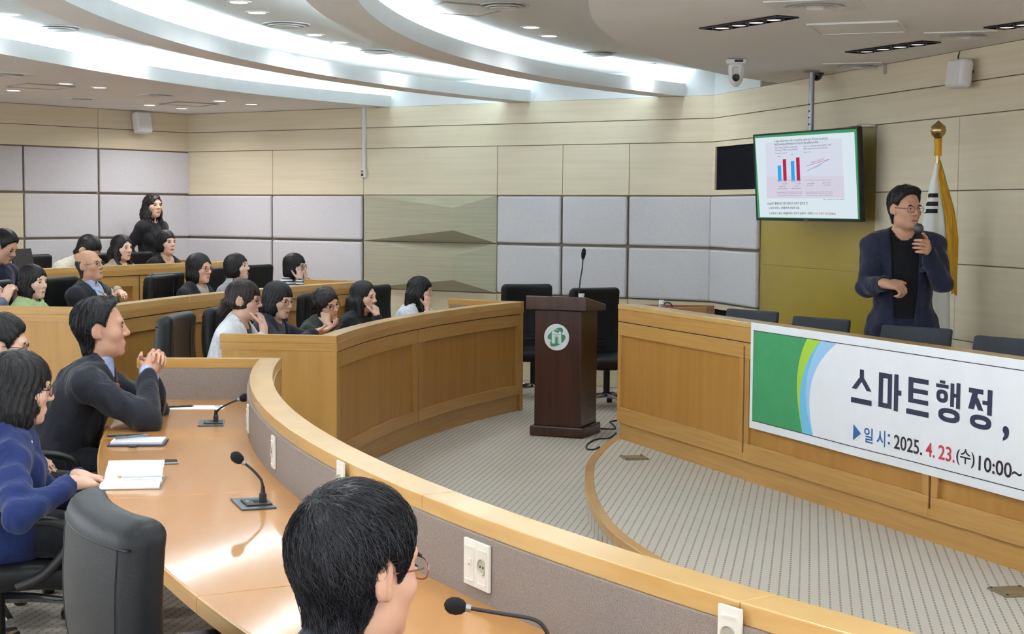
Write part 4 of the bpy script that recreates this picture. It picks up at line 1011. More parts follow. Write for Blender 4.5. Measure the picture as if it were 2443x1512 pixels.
for x0, y0, x1, m in ((408, 622, 452, M_sb), (474, 538, 517, M_sr), (577, 562, 622, M_sb), (645, 516, 690, M_sr)):
    sl_ = (815 - y0) * 0.035
    tpoly([(x0, y0), (x1, y0 - 2), (x1 + sl_, 813), (x0 + sl_, 815)], m, .0016, 'bar')
tpoly([(392, 815), (715, 811), (715, 814), (392, 818)], M_st, .0015, 'axis_line'); tpoly([(757, 808), (1098, 804), (1098, 807), (757, 811)], M_st, .0015, 'axis_line')
tpoly([(780, 622), (1072, 537), (1073, 541), (781, 627)], M_sr, .0016, 'trend_line'); tpoly([(784, 690), (1070, 540), (1071, 544), (785, 695)], emat('screen_navy_line', '3A5A9A', .9), .0016, 'trend_line')
def ttext(body, m, x0, y0, x1, y1, h, bold=0.0):
    """(x0,y0)-(x1,y1): baseline start and end in the picture of the screen, h: glyph height"""
    a = Z5(x0, y0); b = Z5(x1, y1); c_ = Z5(x0, y0 - h); hh = c_[1] - a[1]
    print_text(body, m, a[0], b[0], a[1], a[1] + hh, lambda s, z, o: tfr(s, z + (b[1] - a[1]) * (s - a[0]) / max(1e-6, b[0] - a[0]), o), .0016, scr, 'slide_text', bold)
ttext('In high-skilled white-collar occupations, generative AI levels the playing', M_st, 365, 330, 1050, 290, 40, .006)
ttext('field, boosting performance the most for less-skilled workers.', M_st, 370, 372, 940, 340, 40, .006)
ttext('Impact of using ChatGPT on performance', M_st, 372, 408, 665, 392, 26); ttext('among 758 consultants', M_st, 372, 440, 670, 424, 26)
ttext('Impact on writing tasks when ChatGPT is used', M_st, 740, 388, 1095, 366, 26); ttext('performance across initial skill level', M_st, 742, 420, 1050, 402, 26)
ttext('Quality score', M_st, 374, 474, 532, 466, 18); ttext('Grade (1-7)', M_st, 742, 460, 830, 456, 18)
ttext('+43', M_st, 410, 512, 440, 510, 20); ttext('+17', M_st, 580, 492, 608, 490, 20)
ttext('Without ChatGPT', M_sr, 832, 594, 1003, 546, 22); ttext('ChatGPT', M_sb, 886, 658, 970, 620, 22)
for x0, x1, y, tx in ((413, 463, 838, 'Without'), (488, 522, 838, 'With'), (583, 640, 836, 'Without'), (665, 698, 836, 'With'), (473, 538, 862, 'ChatGPT'), (650, 706, 862, 'ChatGPT'), (435, 512, 896, 'Bottom half'), (418, 538, 926, 'skill participants'), (620, 680, 896, 'Top half'), (590, 712, 924, 'skill participants'),
                      (787, 882, 856, 'Lowest skilled'), (787, 868, 882, 'participants'), (985, 1090, 852, 'Highest skilled'), (1003, 1092, 880, 'participants')):
    ttext(tx, M_st, x0, y, x1, y - 2, 15)
for y in (972, 993, 1016):
    ttext('Note: sample of participants in a controlled experiment with consultants', M_st, 402, y, 725, y - 4, 14); ttext('Source: experimental evidence on generative artificial intelligence', M_st, 770, y - 2, 1118, y - 6, 14)
ttext('자료: ChatGPT 연구 정리 (2023)', M_sk, 990, 1068, 1266, 1066, 18)
ttext('ChatGPT 활용으로 인한 숙련도의 의미가 없어진 것', M_sk, 276, 1126, 795, 1124, 36, .01)
ttext('1) 낮은 숙련도 사람들에게 상당한 도움', M_sk, 297, 1187, 685, 1186, 36, .01)
ttext('2) 숙련도가 높은 사람들에게는 효과가 없을까? > 엄청난', M_sk, 300, 1255, 872, 1256, 36, .01)
ttext('시간 단축의 효과(효율성)', M_srd, 884, 1256, 1158, 1262, 36, .01)
pl = at_z(1930, 180, ZT); ptv = tfr((tx0 + tx1) / 2, tz1 - .15, -.06)
MB().tube([(ptv.x, ptv.y, ptv.z), (ptv.x, ptv.y, ZT)], .022, 14).build('ceiling_pole', M_steel, tv, smooth=True, world=True)
MB().lathe([(0, -.012), (.06, -.012), (.065, 0), (0, 0)], (ptv.x, ptv.y, ZT), None, 20).build('pole_flange', M_steel, tv, smooth=True, world=True)
for k in range(4): MB().tube([(ptv.x - .017, ptv.y - .015, tz1 + T0.z + .05 + .05 * k), (ptv.x - .021, ptv.y - .018, tz1 + T0.z + .05 + .05 * k)], .006, 8).build('pole_hole', M_plastic, tv, world=True)
tbox((tx0 + tx1) / 2 - .2, (tx0 + tx1) / 2 + .2, -.2, .2, -.075, -.05, M_plastic, 'mount_plate')
tbox((tx0 + tx1) / 2 - .03, (tx0 + tx1) / 2 + .03, tz0 + .006, tz0 + .012, .004, .0045, M_steel, 'maker_mark')

# ------------------------------------------------------------------ national flag on a stand
fp = on_plane(2231, 600, wall_pt('front', 0, 0, .35), add3(NF, 0)); fb = Vector((fp.x, fp.y, .15))
topz = on_plane(2231, 312, wall_pt('front', 0, 0, .35), add3(NF, 0)).z
flag = empty('flag_stand', fb, 0, 'white flag with black bars and gold fringe on a pole behind the speaker', 'flag')
H_ = topz - .15; M_brass = mat('flag_brass', 'B59A63', .25, metal=.9); M_fgold = mat('flag_gold_fringe', 'D7A21E', .7, var=.15, scale=(120, 120, 8), bump=.4); M_fcloth = mat('flag_white_cloth', 'E6E7E4', .85, var=.03)
MB().lathe([(0, 0), (.16, 0), (.16, .03), (.05, .06), (.03, .12), (0, .12)], n=24).build('stand_base', M_brass, flag, smooth=True)
MB().tube([(0, 0, .05), (0, 0, H_ - .05)], .014, 12).build('pole', M_brass, flag, smooth=True)
MB().lathe([(0, -.055), (.02, -.05), (.042, -.025), (.05, 0), (.044, .028), (.022, .046), (.008, .058), (0, .066)], (0, 0, H_), None, 24).build('finial', M_brass, flag, smooth=True)
MB().tube([(0, 0, H_ - .05), (.002, 0, H_ - .10), (.0, 0, H_ - .16)], [.026, .022, .024], 10).build('finial_collar', M_fgold, flag, smooth=True)
fd = -Vector((NF.x, NF.y, 0))      # towards the wall, to the right in the picture
fn = Vector((DF.x, DF.y, 0))
lv = [(0.0, 0.012, 0.012), (.12, .04, .03), (.35, .075, .06), (.7, .105, .085), (1.1, .125, .10), (1.6, .14, .12), (1.95, .13, .11)]
def fsec(t, amp=1.0):
    ts = [a for a, b, c_ in lv]; a = np.interp(t, ts, [b for a, b, c_ in lv]); b = np.interp(t, ts, [c_ for a, b, c_ in lv]); out = []
    for k in range(40):
        an = 2 * math.pi * k / 40; fold = 1 + .10 * math.sin(an * 6 + t * 1.5) * min(1, t * 3)
        out.append(fd * (a * fold * math.cos(an) - .015 * t) + fn * (b * fold * math.sin(an)) + Vector((0, 0, H_ - .2 - t)))
    return out
zs = np.linspace(0, 1.95, 30); vs = []; fs = []
for i, t in enumerate(zs): vs += fsec(t)
for i in range(29):
    for k in range(40): fs.append((i * 40 + k, i * 40 + (k + 1) % 40, (i + 1) * 40 + (k + 1) % 40, (i + 1) * 40 + k))
fs = [tuple(reversed(f_)) for f_ in fs]
fc = MB().add(vs, fs).build('flag_cloth', M_fcloth, flag, smooth=True)
bvh = BVHTree.FromPolygons([Vector(v_) for v_ in vs], fs)
def on_cloth(px, py, lift=.003):
    o_ = CAMP - flag.location; d_ = ray(px, py).normalized(); h_ = bvh.ray_cast(o_, d_); 
    return None if h_[0] is None else h_[0] - d_ * lift
M_fbar = mat('flag_black_bar', '17171A', .8)
for x0, x1, y0, y1 in ((2206, 2238, 461, 471), (2205, 2238, 481, 491), (2205, 2237, 498.5, 508.5)):
    vs2 = []; fs2 = []
    for i in range(9):
        for k in range(3):
            p_ = on_cloth(x0 + (x1 - x0) * i / 8, y0 + (y1 - y0) * k / 2); 
            vs2.append(p_ if p_ else (vs2[-1] if vs2 else Vector((0, 0, 1))))
    for i in range(8):
        for k in range(2): a = i * 3 + k; fs2.append((a, a + 3, a + 4, a + 1))
    MB().add(vs2, fs2).build('trigram_bar', M_fbar, fc)
# gold fringe down the right of the cloth: a folded band
vs2 = []; fs2 = []
for i in range(26):
    t = 0.0 + i / 25 * .84; w0 = np.interp(t, [0, .1, .35, .7, 1.0, 1.12], [-.005, -.02, .02, .055, .095, .108]); w1 = np.interp(t, [0, .1, .3, .5, .8, 1.12], [.012, .045, .095, .12, .128, .128])
    for k in range(5):
        s_ = w0 + (w1 - w0) * k / 4; vs2.append(fd * s_ + fn * (np.interp(t, [0, .35, 1.2], [.03, .085, .095]) * (1 - .25 * (k / 4) ** 2) + .010 * math.sin(k * 2.4 + t * 9)) + Vector((0, 0, H_ - .2 - t + .012 * math.sin(k * 1.7))))
for i in range(25):
    for k in range(4): a = i * 5 + k; fs2.append((a, a + 5, a + 6, a + 1))
o = MB().add(vs2, fs2).build('gold_fringe', M_fgold, flag, smooth=True); sm = o.modifiers.new('thick', 'SOLIDIFY'); sm.thickness = .008

# ------------------------------------------------------------------ things on and around the curved desk in front
def curved_frame(px, py, z):
    q = at_z(px, py, z); d = V2(q.x, q.y) - V2(*C1); r = d.length; th = math.degrees(math.atan2(d.y, -d.x)); return q, r, th
def wallplate(px, py, label, double=False, z=None):
    """socket plate on the cloth upstand of the front desk"""
    q = on_circle_near(px, py, R1 + .118); d = V2(q.x, q.y) - V2(*C1); rz = math.atan2(d.y, d.x) - math.pi / 2
    w = .13 if double else .07; h = .118
    e = empty('socket_plate', q, rz, label, 'socket', 'white socket plates on the desk upstand')
    for k in range(2 if double else 1):
        cx = 0 if not double else (k - .5) * .065; ww = .066
        MB().box((cx, .004, 0), (ww - .001, .008, h)).build('plate', M_plate, e, bevel=.0015)
        for zz_ in (.04, -.045): MB().box((cx, .0095, zz_), (.042, .003, .004)).build('ridge', M_plate, e)
        MB().box((cx - .021, .0095, -.002), (.003, .003, .086)).build('ridge', M_plate, e)
        if double and k == 1 or not double and False:
            MB().box((cx, .0092, .0), (.018, .0025, .020)).build('jack', M_plate, e, bevel=.001); MB().box((cx, .0107, -.004), (.010, .001, .004)).build('jack_slot', M_hframe, e)
        else:
            MB().lathe([(0, .001), (.016, .001), (.0195, .004), (.0205, .004), (.0205, 0), (0, 0)], (cx, .0083, 0), Matrix.Rotation(math.radians(-90), 3, 'X'), 28).build('socket_well', M_hframe2, e, smooth=True)
            for zz_ in (-.0075, .0075): MB().lathe([(0, .002), (.0028, .002), (.0028, 0), (0, 0)], (cx + zz_, .0088, 0), Matrix.Rotation(math.radians(-90), 3, 'X'), 10).build('socket_hole', M_plastic, e)
    return e
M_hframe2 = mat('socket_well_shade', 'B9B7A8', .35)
def on_circle_near(x, y, r):
    q = ray(x, y); a = q.x * q.x + q.y * q.y; b = -2 * (q.x * C1[0] + q.y * C1[1]); k = C1[0] ** 2 + C1[1] ** 2 - r * r
    dsc = max(0, b * b - 4 * a * k); t1, t2 = (-b - math.sqrt(dsc)) / (2 * a), (-b + math.sqrt(dsc)) / (2 * a)
    p1, p2 = CAMP + q * t1, CAMP + q * t2
    return p1 if .7 < p1.z < .95 else p2
wallplate(1142, 1346, 'white double socket plate beside the man in thin gold glasses', True)
wallplate(655, 1078, 'white socket plate above the middle gooseneck microphone')
wallplate(594, 998, 'white socket plate above the far gooseneck microphone')
wallplate(603, 935, 'edge-on white socket plate at the far bend of the desk')
wallplate(816, 1146, 'white socket plate mostly hidden behind the seated man\'s hair')
wallplate(1745, 1515, 'white socket plate cut by the bottom picture edge')
def desk_mic(bx, by, path, label, wide=.2):
    """base plate at picture point (bx, by); path: picture points of the neck from socket to head, with depth offsets"""
    q, r, th = curved_frame(bx, by, .72); rz = -math.radians(th) + math.pi / 2 + math.pi
    rz = math.atan2(q.y - C1[1], q.x - C1[0]) - math.pi / 2
    e = empty('desk_microphone', (q.x, q.y, .72), rz, label, 'microphone', 'gooseneck microphones on the front desk')
    MB().box((0, 0, .003), (.20, .115, .006)).build('base_plate', M_graphite, e, bevel=.0015)
    MB().box((-.005, -.01, .0085), (.11, .085, .005)).build('control_panel', M_plastic, e, bevel=.0015)
    for k in range(5): MB().box((-.045 + k * .018, -.042, .0115), (.009, .004, .002)).build('button', M_steel if k % 2 == 0 else M_plastic, e)
    MB().box((0, .02, .0115), (.016, .012, .002)).build('button', M_steel, e); MB().box((-.02, .022, .0115), (.008, .008, .002)).build('button', M_steel, e)
    for k in range(4): MB().box((-.01, -.022 + k * .007, .0112), (.05, .003, .001)).build('speaker_slot', M_grille, e)
    W2 = e.matrix_basis.inverted(); pts = [W2 @ at_y(px_, py_, q.y + dy) for px_, py_, dy in path]
    s0 = pts[0]
    MB().box((s0.x, s0.y, .022), (.022, .022, .034)).build('neck_socket', M_plastic, e, bevel=.003)
    MB().tube([Vector((s0.x, s0.y, .035)), Vector((s0.x, s0.y, .062))], [.009, .006], 10).build('neck_grip', M_plastic, e, smooth=True)
    sp_ = smooth3([Vector((s0.x, s0.y, .05))] + pts[1:], 5)
    MB().tube(sp_, .0045, 8).build('gooseneck', M_plastic, e, smooth=True)
    d_ = (pts[-1] - pts[-2]).normalized(); h_ = pts[-1]
    MB().tube([h_ - d_ * .012, h_ + d_ * .004], .0085, 10).build('head_ring', M_steel, e, smooth=True)
    MB().tube([h_ - d_ * .001, h_ + d_ * .006, h_ + d_ * .018, h_ + d_ * .032, h_ + d_ * .042, h_ + d_ * .046], [.009, .0155, .019, .018, .011, .002], 14).build('windscreen', M_foam, e, smooth=True)
    return e
desk_mic(604, 1203, [(627, 1196, 0), (629, 1185, 0), (625, 1150, 0), (617, 1136, 0), (600, 1118, 0), (578, 1101, 0)], 'gooseneck microphone on the desk between the sockets and the empty chair')
desk_mic(504, 1010, [(515, 1008, 0), (515, 1000, 0), (519, 980, 0), (535, 968, 0), (558, 957, 0), (573, 952, 0)], 'farthest gooseneck microphone by the clasped hands')
desk_mic(1370, 1600, [(1330, 1590, 0), (1318, 1545, 0), (1303, 1505, 0), (1275, 1478, 0), (1200, 1464, 0), (1110, 1449, 0)], 'nearest gooseneck microphone at the bottom picture edge')
def flat_on_table(px, py, w, d, t, rot, nm, m, label, cat, z=.72, parent=None, bev=.001):
    q = at_z(px, py, z); return q
# open notebook with pen
q = at_z(318, 1152, .72); nb = empty('open_notebook', q, math.radians(8), 'open white notebook with blank pages near the navy shirt woman', 'notebook')
M_cover = mat('notebook_cover', '8B8578', .6)
def page(nm, w, d0, d1, h0, h1, m, par, t=.006, n=10):
    vs = []; fs = []
    for i in range(n + 1):
        u = i / n; y = d0 + (d1 - d0) * u; z = h0 + (h1 - h0) * u + .008 * math.sin(math.pi * min(1, u * 1.4)) 
        vs += [(-w / 2, y, z), (w / 2, y, z), (w / 2, y, z - t), (-w / 2, y, z - t)]
    for i in range(n):
        a = 4 * i
        for k in range(4): fs.append((a + k, a + (k + 1) % 4, a + 4 + (k + 1) % 4, a + 4 + k))
    fs += [(0, 1, 2, 3), (4 * n + 3, 4 * n + 2, 4 * n + 1, 4 * n)]
    return MB().add(vs, fs).build(nm, m, par, smooth=True)
page('lower_pages', .205, -.13, -.005, .010, .012, M_paper, nb, .009); page('raised_pages', .2, -.005, .125, .014, .062, M_paper, nb, .003)
MB().box((0, -.005, .0015), (.215, .262, .003)).build('cover', M_cover, nb, bevel=.002)
pen = empty('white_pen', nb.matrix_basis @ Vector((.03, -.012, .026)), math.radians(10), 'white stylus pen lying in the open notebook', 'pen')
MB().tube([(-.075, 0, 0), (-.06, 0, 0), (.06, .004, 0), (.078, .005, 0)], [.0042, .0045, .0045, .001], 8).build('barrel', mat('pen_pale_grey', 'C4C8D2', .35), pen, smooth=True); MB().tube([(-.082, -.0003, 0), (-.07, 0, 0)], .0047, 8).build('pen_clip', M_brass, pen, smooth=True)
# diary with pens
q = at_z(330, 1058, .72); dy_ = empty('desk_diary', q, math.radians(6), 'closed-cover navy planner open at a printed page with pen loop', 'planner')
M_navyc = mat('planner_navy_cover', '3A4762', .5)
MB().box((0, 0, .004), (.23, .17, .008)).build('cover', M_navyc, dy_, bevel=.002); MB().box((0, .008, .012), (.21, .145, .009)).build('page_block', M_paper, dy_, bevel=.001)
MB().box((-.01, -.094, .006), (.034, .026, .011)).build('clasp', M_navyc, dy_, bevel=.004)
M_print = mat('planner_print', '9AA2B0', .8)
for k in range(6): MB().box((-.08 + (k % 3) * .02 + (k // 3) * .10, .06, .0167), (.010, .004, .0004)).build('print_mark', M_print, dy_)
for k in range(9): MB().box((0, .045 - k * .012, .0167), (.19, .0012, .0003)).build('ruled_line', M_print, dy_)
for (x0, y0, x1, y1, nm, lb) in ((256, 1040, 345, 1036, 'ballpoint_pen', 'dark ballpoint pen lying across the planner top edge'), (275, 1046, 356, 1037, 'ballpoint_pen', 'clear ballpoint pen beside the dark one on the planner')):
    a = at_z(x0, y0, .745); b = at_z(x1, y1, .745); c_ = (a + b) / 2; d_ = (b - a) / 2
    e = empty(nm, c_, 0, lb, 'pen'); MB().tube([-d_, -d_ * .9, d_ * .8, d_ * .97, d_], [.004, .005, .005, .003, .001], 8).build('barrel', M_plastic if 'dark' in lb[:4] else M_steel, e, smooth=True)
    MB().tube([-d_ * .95 + Vector((0, 0, .006)), -d_ * .4 + Vector((0, 0, .006))], .0015, 6).build('pen_clip', M_steel, e)
# phones
def phone(px, py, z, rot, label, w=.075, d=.155):
    e = empty('smartphone', at_z(px, py, z), math.radians(rot), label, 'phone')
    MB().box((0, 0, .004), (w, d, .008)).build('body', M_steel, e, bevel=.002); MB().box((0, 0, .0083), (w * .94, d * .96, .0008)).build('screen', mat('phone_glass', '22242A', .08), e); return e
phone(376, 1105, .72, -75, 'smartphone lying behind the open notebook')
# sheet with pen by the clasped hands
e = empty('paper_sheet', at_z(448, 972, .72), math.radians(3), 'white sheet of paper on the far end of the front desk', 'paper')
MB().box((0, 0, .001), (.36, .15, .002)).build('sheet', M_paper, e); MB().box((.14, .05, .0022), (.03, .012, .0006)).build('print_block', M_bblack, e); MB().box((.15, -.0, .0022), (.02, .008, .0006)).build('print_block', M_bblack, e)
a = at_z(399, 970, .727); b = at_z(462, 968, .727); c_ = (a + b) / 2; d_ = (b - a) / 2; e = empty('ballpoint_pen', c_, 0, 'black ballpoint pen on the white sheet of paper', 'pen')
MB().tube([-d_, -d_ * .9, d_ * .8, d_], [.004, .005, .005, .001], 8).build('barrel', M_plastic, e, smooth=True); MB().tube([-d_ * .9 + Vector((0, 0, .006)), -d_ * .4 + Vector((0, 0, .006))], .0015, 6).build('pen_clip', M_steel, e)
# floor boxes on the stage, cables
M_box = mat('floor_box_brass', '8F8568', .4, metal=.4)
for px, py, lb in ((1513, 1093, 'brass floor socket box on the stage near the lectern'), (2418, 1413, 'brass floor socket box at the right picture edge')):
    e = empty('floor_box', at_z(px, py, .15), math.radians(12), lb, 'floor socket'); MB().box((0, 0, .004), (.155, .155, .008)).build('frame', M_box, e, bevel=.002); MB().box((0, 0, .009), (.115, .115, .004)).build('lid', M_box, e, bevel=.002)
    for sx in (-1, 1):
        for sy in (-1, 1): MB().lathe([(0, .003), (.006, .003), (.006, 0), (0, 0)], (sx * .065, sy * .065, .008), None, 8).build('screw', M_plastic, e)
def cable(pts, r, label):
    P_ = [at_z(x, y, z) for x, y, z in pts]; sp_ = smooth3(P_, 6); c_ = sp_[0]; e = MB().tube([p_ - c_ for p_ in sp_], r, 8).build('floor_cable', M_plastic, smooth=True); e.location = c_; return tag(e, label, 'cable', 'black cables by the lectern')
cable([(1433, 1022, .006), (1450, 1023, .006), (1468, 1022, .006), (1462, 1012, .006), (1455, 1007, .006), (1462, 1004, .006), (1476, 1003, .006)], .006, 'black cable from the lectern to the stage desk')
cable([(1470, 1033, .02), (1452, 1045, .006), (1425, 1047, .006), (1403, 1058, .006), (1400, 1070, .006), (1415, 1072, .006), (1430, 1066, .006)], .006, 'black cable looping on the carpet at the stage edge')
# laptop and bottle behind the stage desk
q = on_plane(1578, 740, dpt(0, 0, -.27), DN); e = empty('water_bottle', (q.x, q.y, .891), 0, 'small clear water bottle with white cap behind stage desk', 'bottle')
M_pet = mat('clear_bottle_plastic', 'DCE6EE', .1, trans=.6)
MB().lathe([(0, -.02), (.032, -.02), (.033, .12), (.031, .15), (.014, .185), (0, .185)], n=18).build('bottle_body', M_pet, e, smooth=True); MB().lathe([(0, .185), (.018, .185), (.018, .212), (0, .212)], n=16).build('cap', M_paper, e, smooth=True)
q = at_y(1640, 739, 12.6); e = empty('laptop', q, math.radians(-30), 'dark laptop with cable standing on the low desk by the grille', 'laptop')
MB().box((0, .0, -.02), (.34, .012, .06), Matrix.Rotation(math.radians(-15), 3, 'X')).build('screen_lid', M_plastic, e, bevel=.003); MB().box((0, -.12, -.055), (.34, .24, .016)).build('keyboard_base', M_plastic, e, bevel=.003)
MB().tube(smooth3([(-.16, .02, -.05), (-.15, .03, .02), (-.18, .03, .05), (-.22, .03, .045), (-.22, .03, .03)]), .006, 8).build('power_cord', M_plastic, e, smooth=True)
# ------------------------------------------------------------------ people
def rotm(yaw, pitch, roll):
    """yaw + = turn left, pitch + = look up, roll + = tilt to own right; degrees; local x right, y forward, z up"""
    y, p_, r = (math.radians(a) for a in (yaw, pitch, roll))
    M = Matrix.Rotation(y, 3, 'Z') @ Matrix.Rotation(p_, 3, 'X') @ Matrix.Rotation(r, 3, 'Y'); return np.array(M)
def nrm(v): v = np.array(v, float); return v / max(1e-9, np.linalg.norm(v))
def skin_mat(tone):
    return mat('skin_' + tone, tone, .52, var=.035, scale=(14, 14, 14), spec=.35, sss=0.0, dark=None)
M_eye = mat('eye_dark', '15100E', .15, var=.1); M_eyew = mat('eye_white', 'D8D2CC', .3, var=.01); M_brow = mat('eyebrow_hair', '1D1816', .8)
M_lens = None
def glass_mat():
    global M_lens
    if M_lens: return M_lens
    m = bpy.data.materials.new('spectacle_lens'); m.use_nodes = True; nt = m.node_tree
    for n in list(nt.nodes): nt.nodes.remove(n)
    o = nt.nodes.new('ShaderNodeOutputMaterial'); mx = nt.nodes.new('ShaderNodeMixShader'); t = nt.nodes.new('ShaderNodeBsdfTransparent'); g = nt.nodes.new('ShaderNodeBsdfGlossy'); fr = nt.nodes.new('ShaderNodeFresnel')
    g.inputs['Roughness'].default_value = .03; fr.inputs[0].default_value = 1.12
    nt.links.new(fr.outputs[0], mx.inputs[0]); nt.links.new(t.outputs[0], mx.inputs[1]); nt.links.new(g.outputs[0], mx.inputs[2]); nt.links.new(mx.outputs[0], o.inputs[0]); M_lens = m; return m
def highlight_tint(c): return ''.join('%02X' % min(255, int(int(c[i:i + 2], 16) * 1.35 + 5)) for i in (0, 2, 4))  # paler strand colour, puts the highlight into the hair by colour
def hair_mat(c='1B1918', rough=.5): return mat('hair_' + c, c, rough, var=.25, scale=(60, 60, 18), detail=2, spec=.4)
def cloth_mat(c, kind='plain'):
    if kind == 'stripe':
        m = mat('cloth_stripe_' + c, c, .85)
        nt = m.node_tree; N = nt.nodes; L = nt.links; b = N['Principled BSDF']
        tc = N.new('ShaderNodeTexCoord'); sx = N.new('ShaderNodeSeparateXYZ'); L.new(tc.outputs['Object'], sx.inputs[0])
        mm = N.new('ShaderNodeMath'); mm.operation = 'MULTIPLY'; mm.inputs[1].default_value = 38; L.new(sx.outputs['Z'], mm.inputs[0])
        fr = N.new('ShaderNodeMath'); fr.operation = 'FRACT'; L.new(mm.outputs[0], fr.inputs[0])
        lt = N.new('ShaderNodeMath'); lt.operation = 'LESS_THAN'; lt.inputs[1].default_value = .42; L.new(fr.outputs[0], lt.inputs[0])
        mx = N.new('ShaderNodeMix'); mx.data_type = 'RGBA'; L.new(lt.outputs[0], mx.inputs[0]); mx.inputs[6].default_value = (.75, .76, .78, 1); mx.inputs[7].default_value = (.02, .02, .03, 1); L.new(mx.outputs[2], b.inputs['Base Color'])
        return m
    nm = 'cloth_' + c
    if nm in MATS: return MATS[nm]
    m = mat(nm, c, .85, var=.07, scale=(25, 25, 25), spec=.2, sheen=.15)
    nt = m.node_tree; N = nt.nodes; L = nt.links; b = N['Principled BSDF']; tc = N.new('ShaderNodeTexCoord'); mp = N.new('ShaderNodeMapping'); mp.inputs['Scale'].default_value = (13, 13, 9); mp.inputs['Rotation'].default_value = (.5, .3, .2)
    nz = N.new('ShaderNodeTexNoise'); nz.inputs['Scale'].default_value = 1; nz.inputs['Detail'].default_value = 3; nz.inputs['Distortion'].default_value = .8
    bp = N.new('ShaderNodeBump'); bp.inputs['Strength'].default_value = .55; bp.inputs['Distance'].default_value = .028
    L.new(tc.outputs['Object'], mp.inputs['Vector']); L.new(mp.outputs[0], nz.inputs['Vector']); L.new(nz.outputs['Fac'], bp.inputs['Height']); L.new(bp.outputs[0], b.inputs['Normal'])
    return m

def head_prims(hc, R, s, fem, ears=True):
    T = lambda c: hc + R @ (np.array(c) * s)
    jw = .90 if fem else 1.0
    E = lambda c, r: ell_(T(c), np.array(r) * s, R)
    C_ = lambda a, b, ra, rb=None: cap_(T(a), T(b), ra * s, None if rb is None else rb * s)
    L = [(E((0, -.012, .035), (.077, .098, .087)), 0, 'u'), (E((0, .022, -.028), (.066, .068, .088)), .03, 'u'), (E((0, .036, -.076), (.050 * jw, .046, .040)), .03, 'u'),
         (C_((-.012 * jw, .070, -.099), (.012 * jw, .070, -.099), .016), .02, 'u')]
    for sx in (-1, 1):
        L += [(E((sx * .043, .052, -.022), (.026, .026, .024)), .025, 'u'), (E((sx * .046 * jw, .0, -.07), (.018, .03, .03)), .03, 'u')]
    L += [(C_((-.034, .078, .029), (.034, .078, .029), .0125), .018, 'u')]
    for sx in (-1, 1):
        L += [(E((sx * .032, .108, .006), (.019, .022, .013)), .012, 's'), (E((sx * .032, .072, .004), (.0145, .0155, .0125)), .006, 'u')]
    L += [(C_((0, .086, .020), (0, .104, -.020), .0075, .0115), .012, 'u'), (E((0, .104, -.024), (.0125, .0125, .0105)), .008, 'u')]
    for sx in (-1, 1): L += [(E((sx * .0125, .093, -.028), (.0085, .011, .008)), .006, 'u')]
    L += [(C_((-.019, .084, -.060), (.019, .084, -.060), .0078), .008, 'u'), (C_((-.015, .084, -.0715), (.015, .084, -.0715), .0082), .007, 'u'), (C_((-.021, .0965, -.0655), (.021, .0965, -.0655), .0028), .003, 's')]
    for sx in (-1, 1) if ears else ():
        L += [(ell_(T((sx * .081, -.014, .002)), np.array((.0105, .0225, .036)) * s, R @ np.array(Matrix.Rotation(math.radians(sx * 22), 3, 'Z') @ Matrix.Rotation(math.radians(-12), 3, 'X'))), .006, 'u'), (E((sx * .0935, -.004, .006), (.0085, .0125, .022)), .003, 's'), (E((sx * .078, -.002, -.026), (.006, .009, .011)), .008, 'u')]
    return L
def hand_prims(W, d, n, side, curl, s=1.0, spread=.5, thumb=.5, curls=None):
    """W wrist, d finger direction, n palm normal, side +1 right hand / -1 left"""
    d = nrm(d); n = np.array(n, float); n = nrm(n - d * (n @ d)); lat = nrm(np.cross(d, n)) * 1.0      # lateral
    lat = lat * (1 if side > 0 else -1)      # points to the thumb side
    L = []
    ks = []
    for i, o in enumerate((.030, .0105, -.009, -.027)):
        kn = W + d * ((.088, .092, .088, .080)[i] * s) + lat * o * s; ks.append(kn)
        L.append((cap_(W + d * .012 * s + lat * o * .55 * s, kn, .0135 * s, .0105 * s), .012, 'u'))
    L.append((ell_(W + d * .045 * s - n * .0, np.array((.036, .045, .0145)) * s, np.stack([lat, d, n], 1)), .012, 'u'))
    L.append((cap_(W - d * .008 * s, W + d * .02 * s, .0245 * s, .024 * s), .015, 'u'))
    for i, kn in enumerate(ks):
        ln = np.array(((.043, .026, .021), (.047, .030, .023), (.044, .028, .022), (.034, .021, .019))[i]) * s
        c = (curls[i] if curls else curl); a = 0; p_ = kn; sp = (1.5 - i) * .09 * spread; dd = nrm(d + lat * sp)
        for j in range(3):
            a += c * (1.0, 1.15, .75)[j]; q = nrm(dd * math.cos(a) + n * math.sin(a)); e = p_ + q * ln[j]
            r = (.0092, .0084, .0076, .0066)[j] * s; r2 = (.0084, .0076, .0064)[j] * s
            L.append((cap_(p_, e, r, r2), .004 if j == 0 else .002, 'u')); p_ = e
    tb = W + d * .022 * s + lat * .024 * s; td = nrm(d * .62 + lat * .75 + n * .35 * thumb)
    p_ = tb
    for j, l_ in enumerate((.042, .032, .026)):
        q = nrm(td + n * (.25 * j * thumb) + d * .25 * j - lat * (.3 * j * thumb)); e = p_ + q * l_ * s; L.append((cap_(p_, e, (.0145, .0105, .0092)[j] * s, (.0105, .0092, .0072)[j] * s), .008 if j == 0 else .002, 'u')); p_ = e
    return L, (W + d * .09 * s)
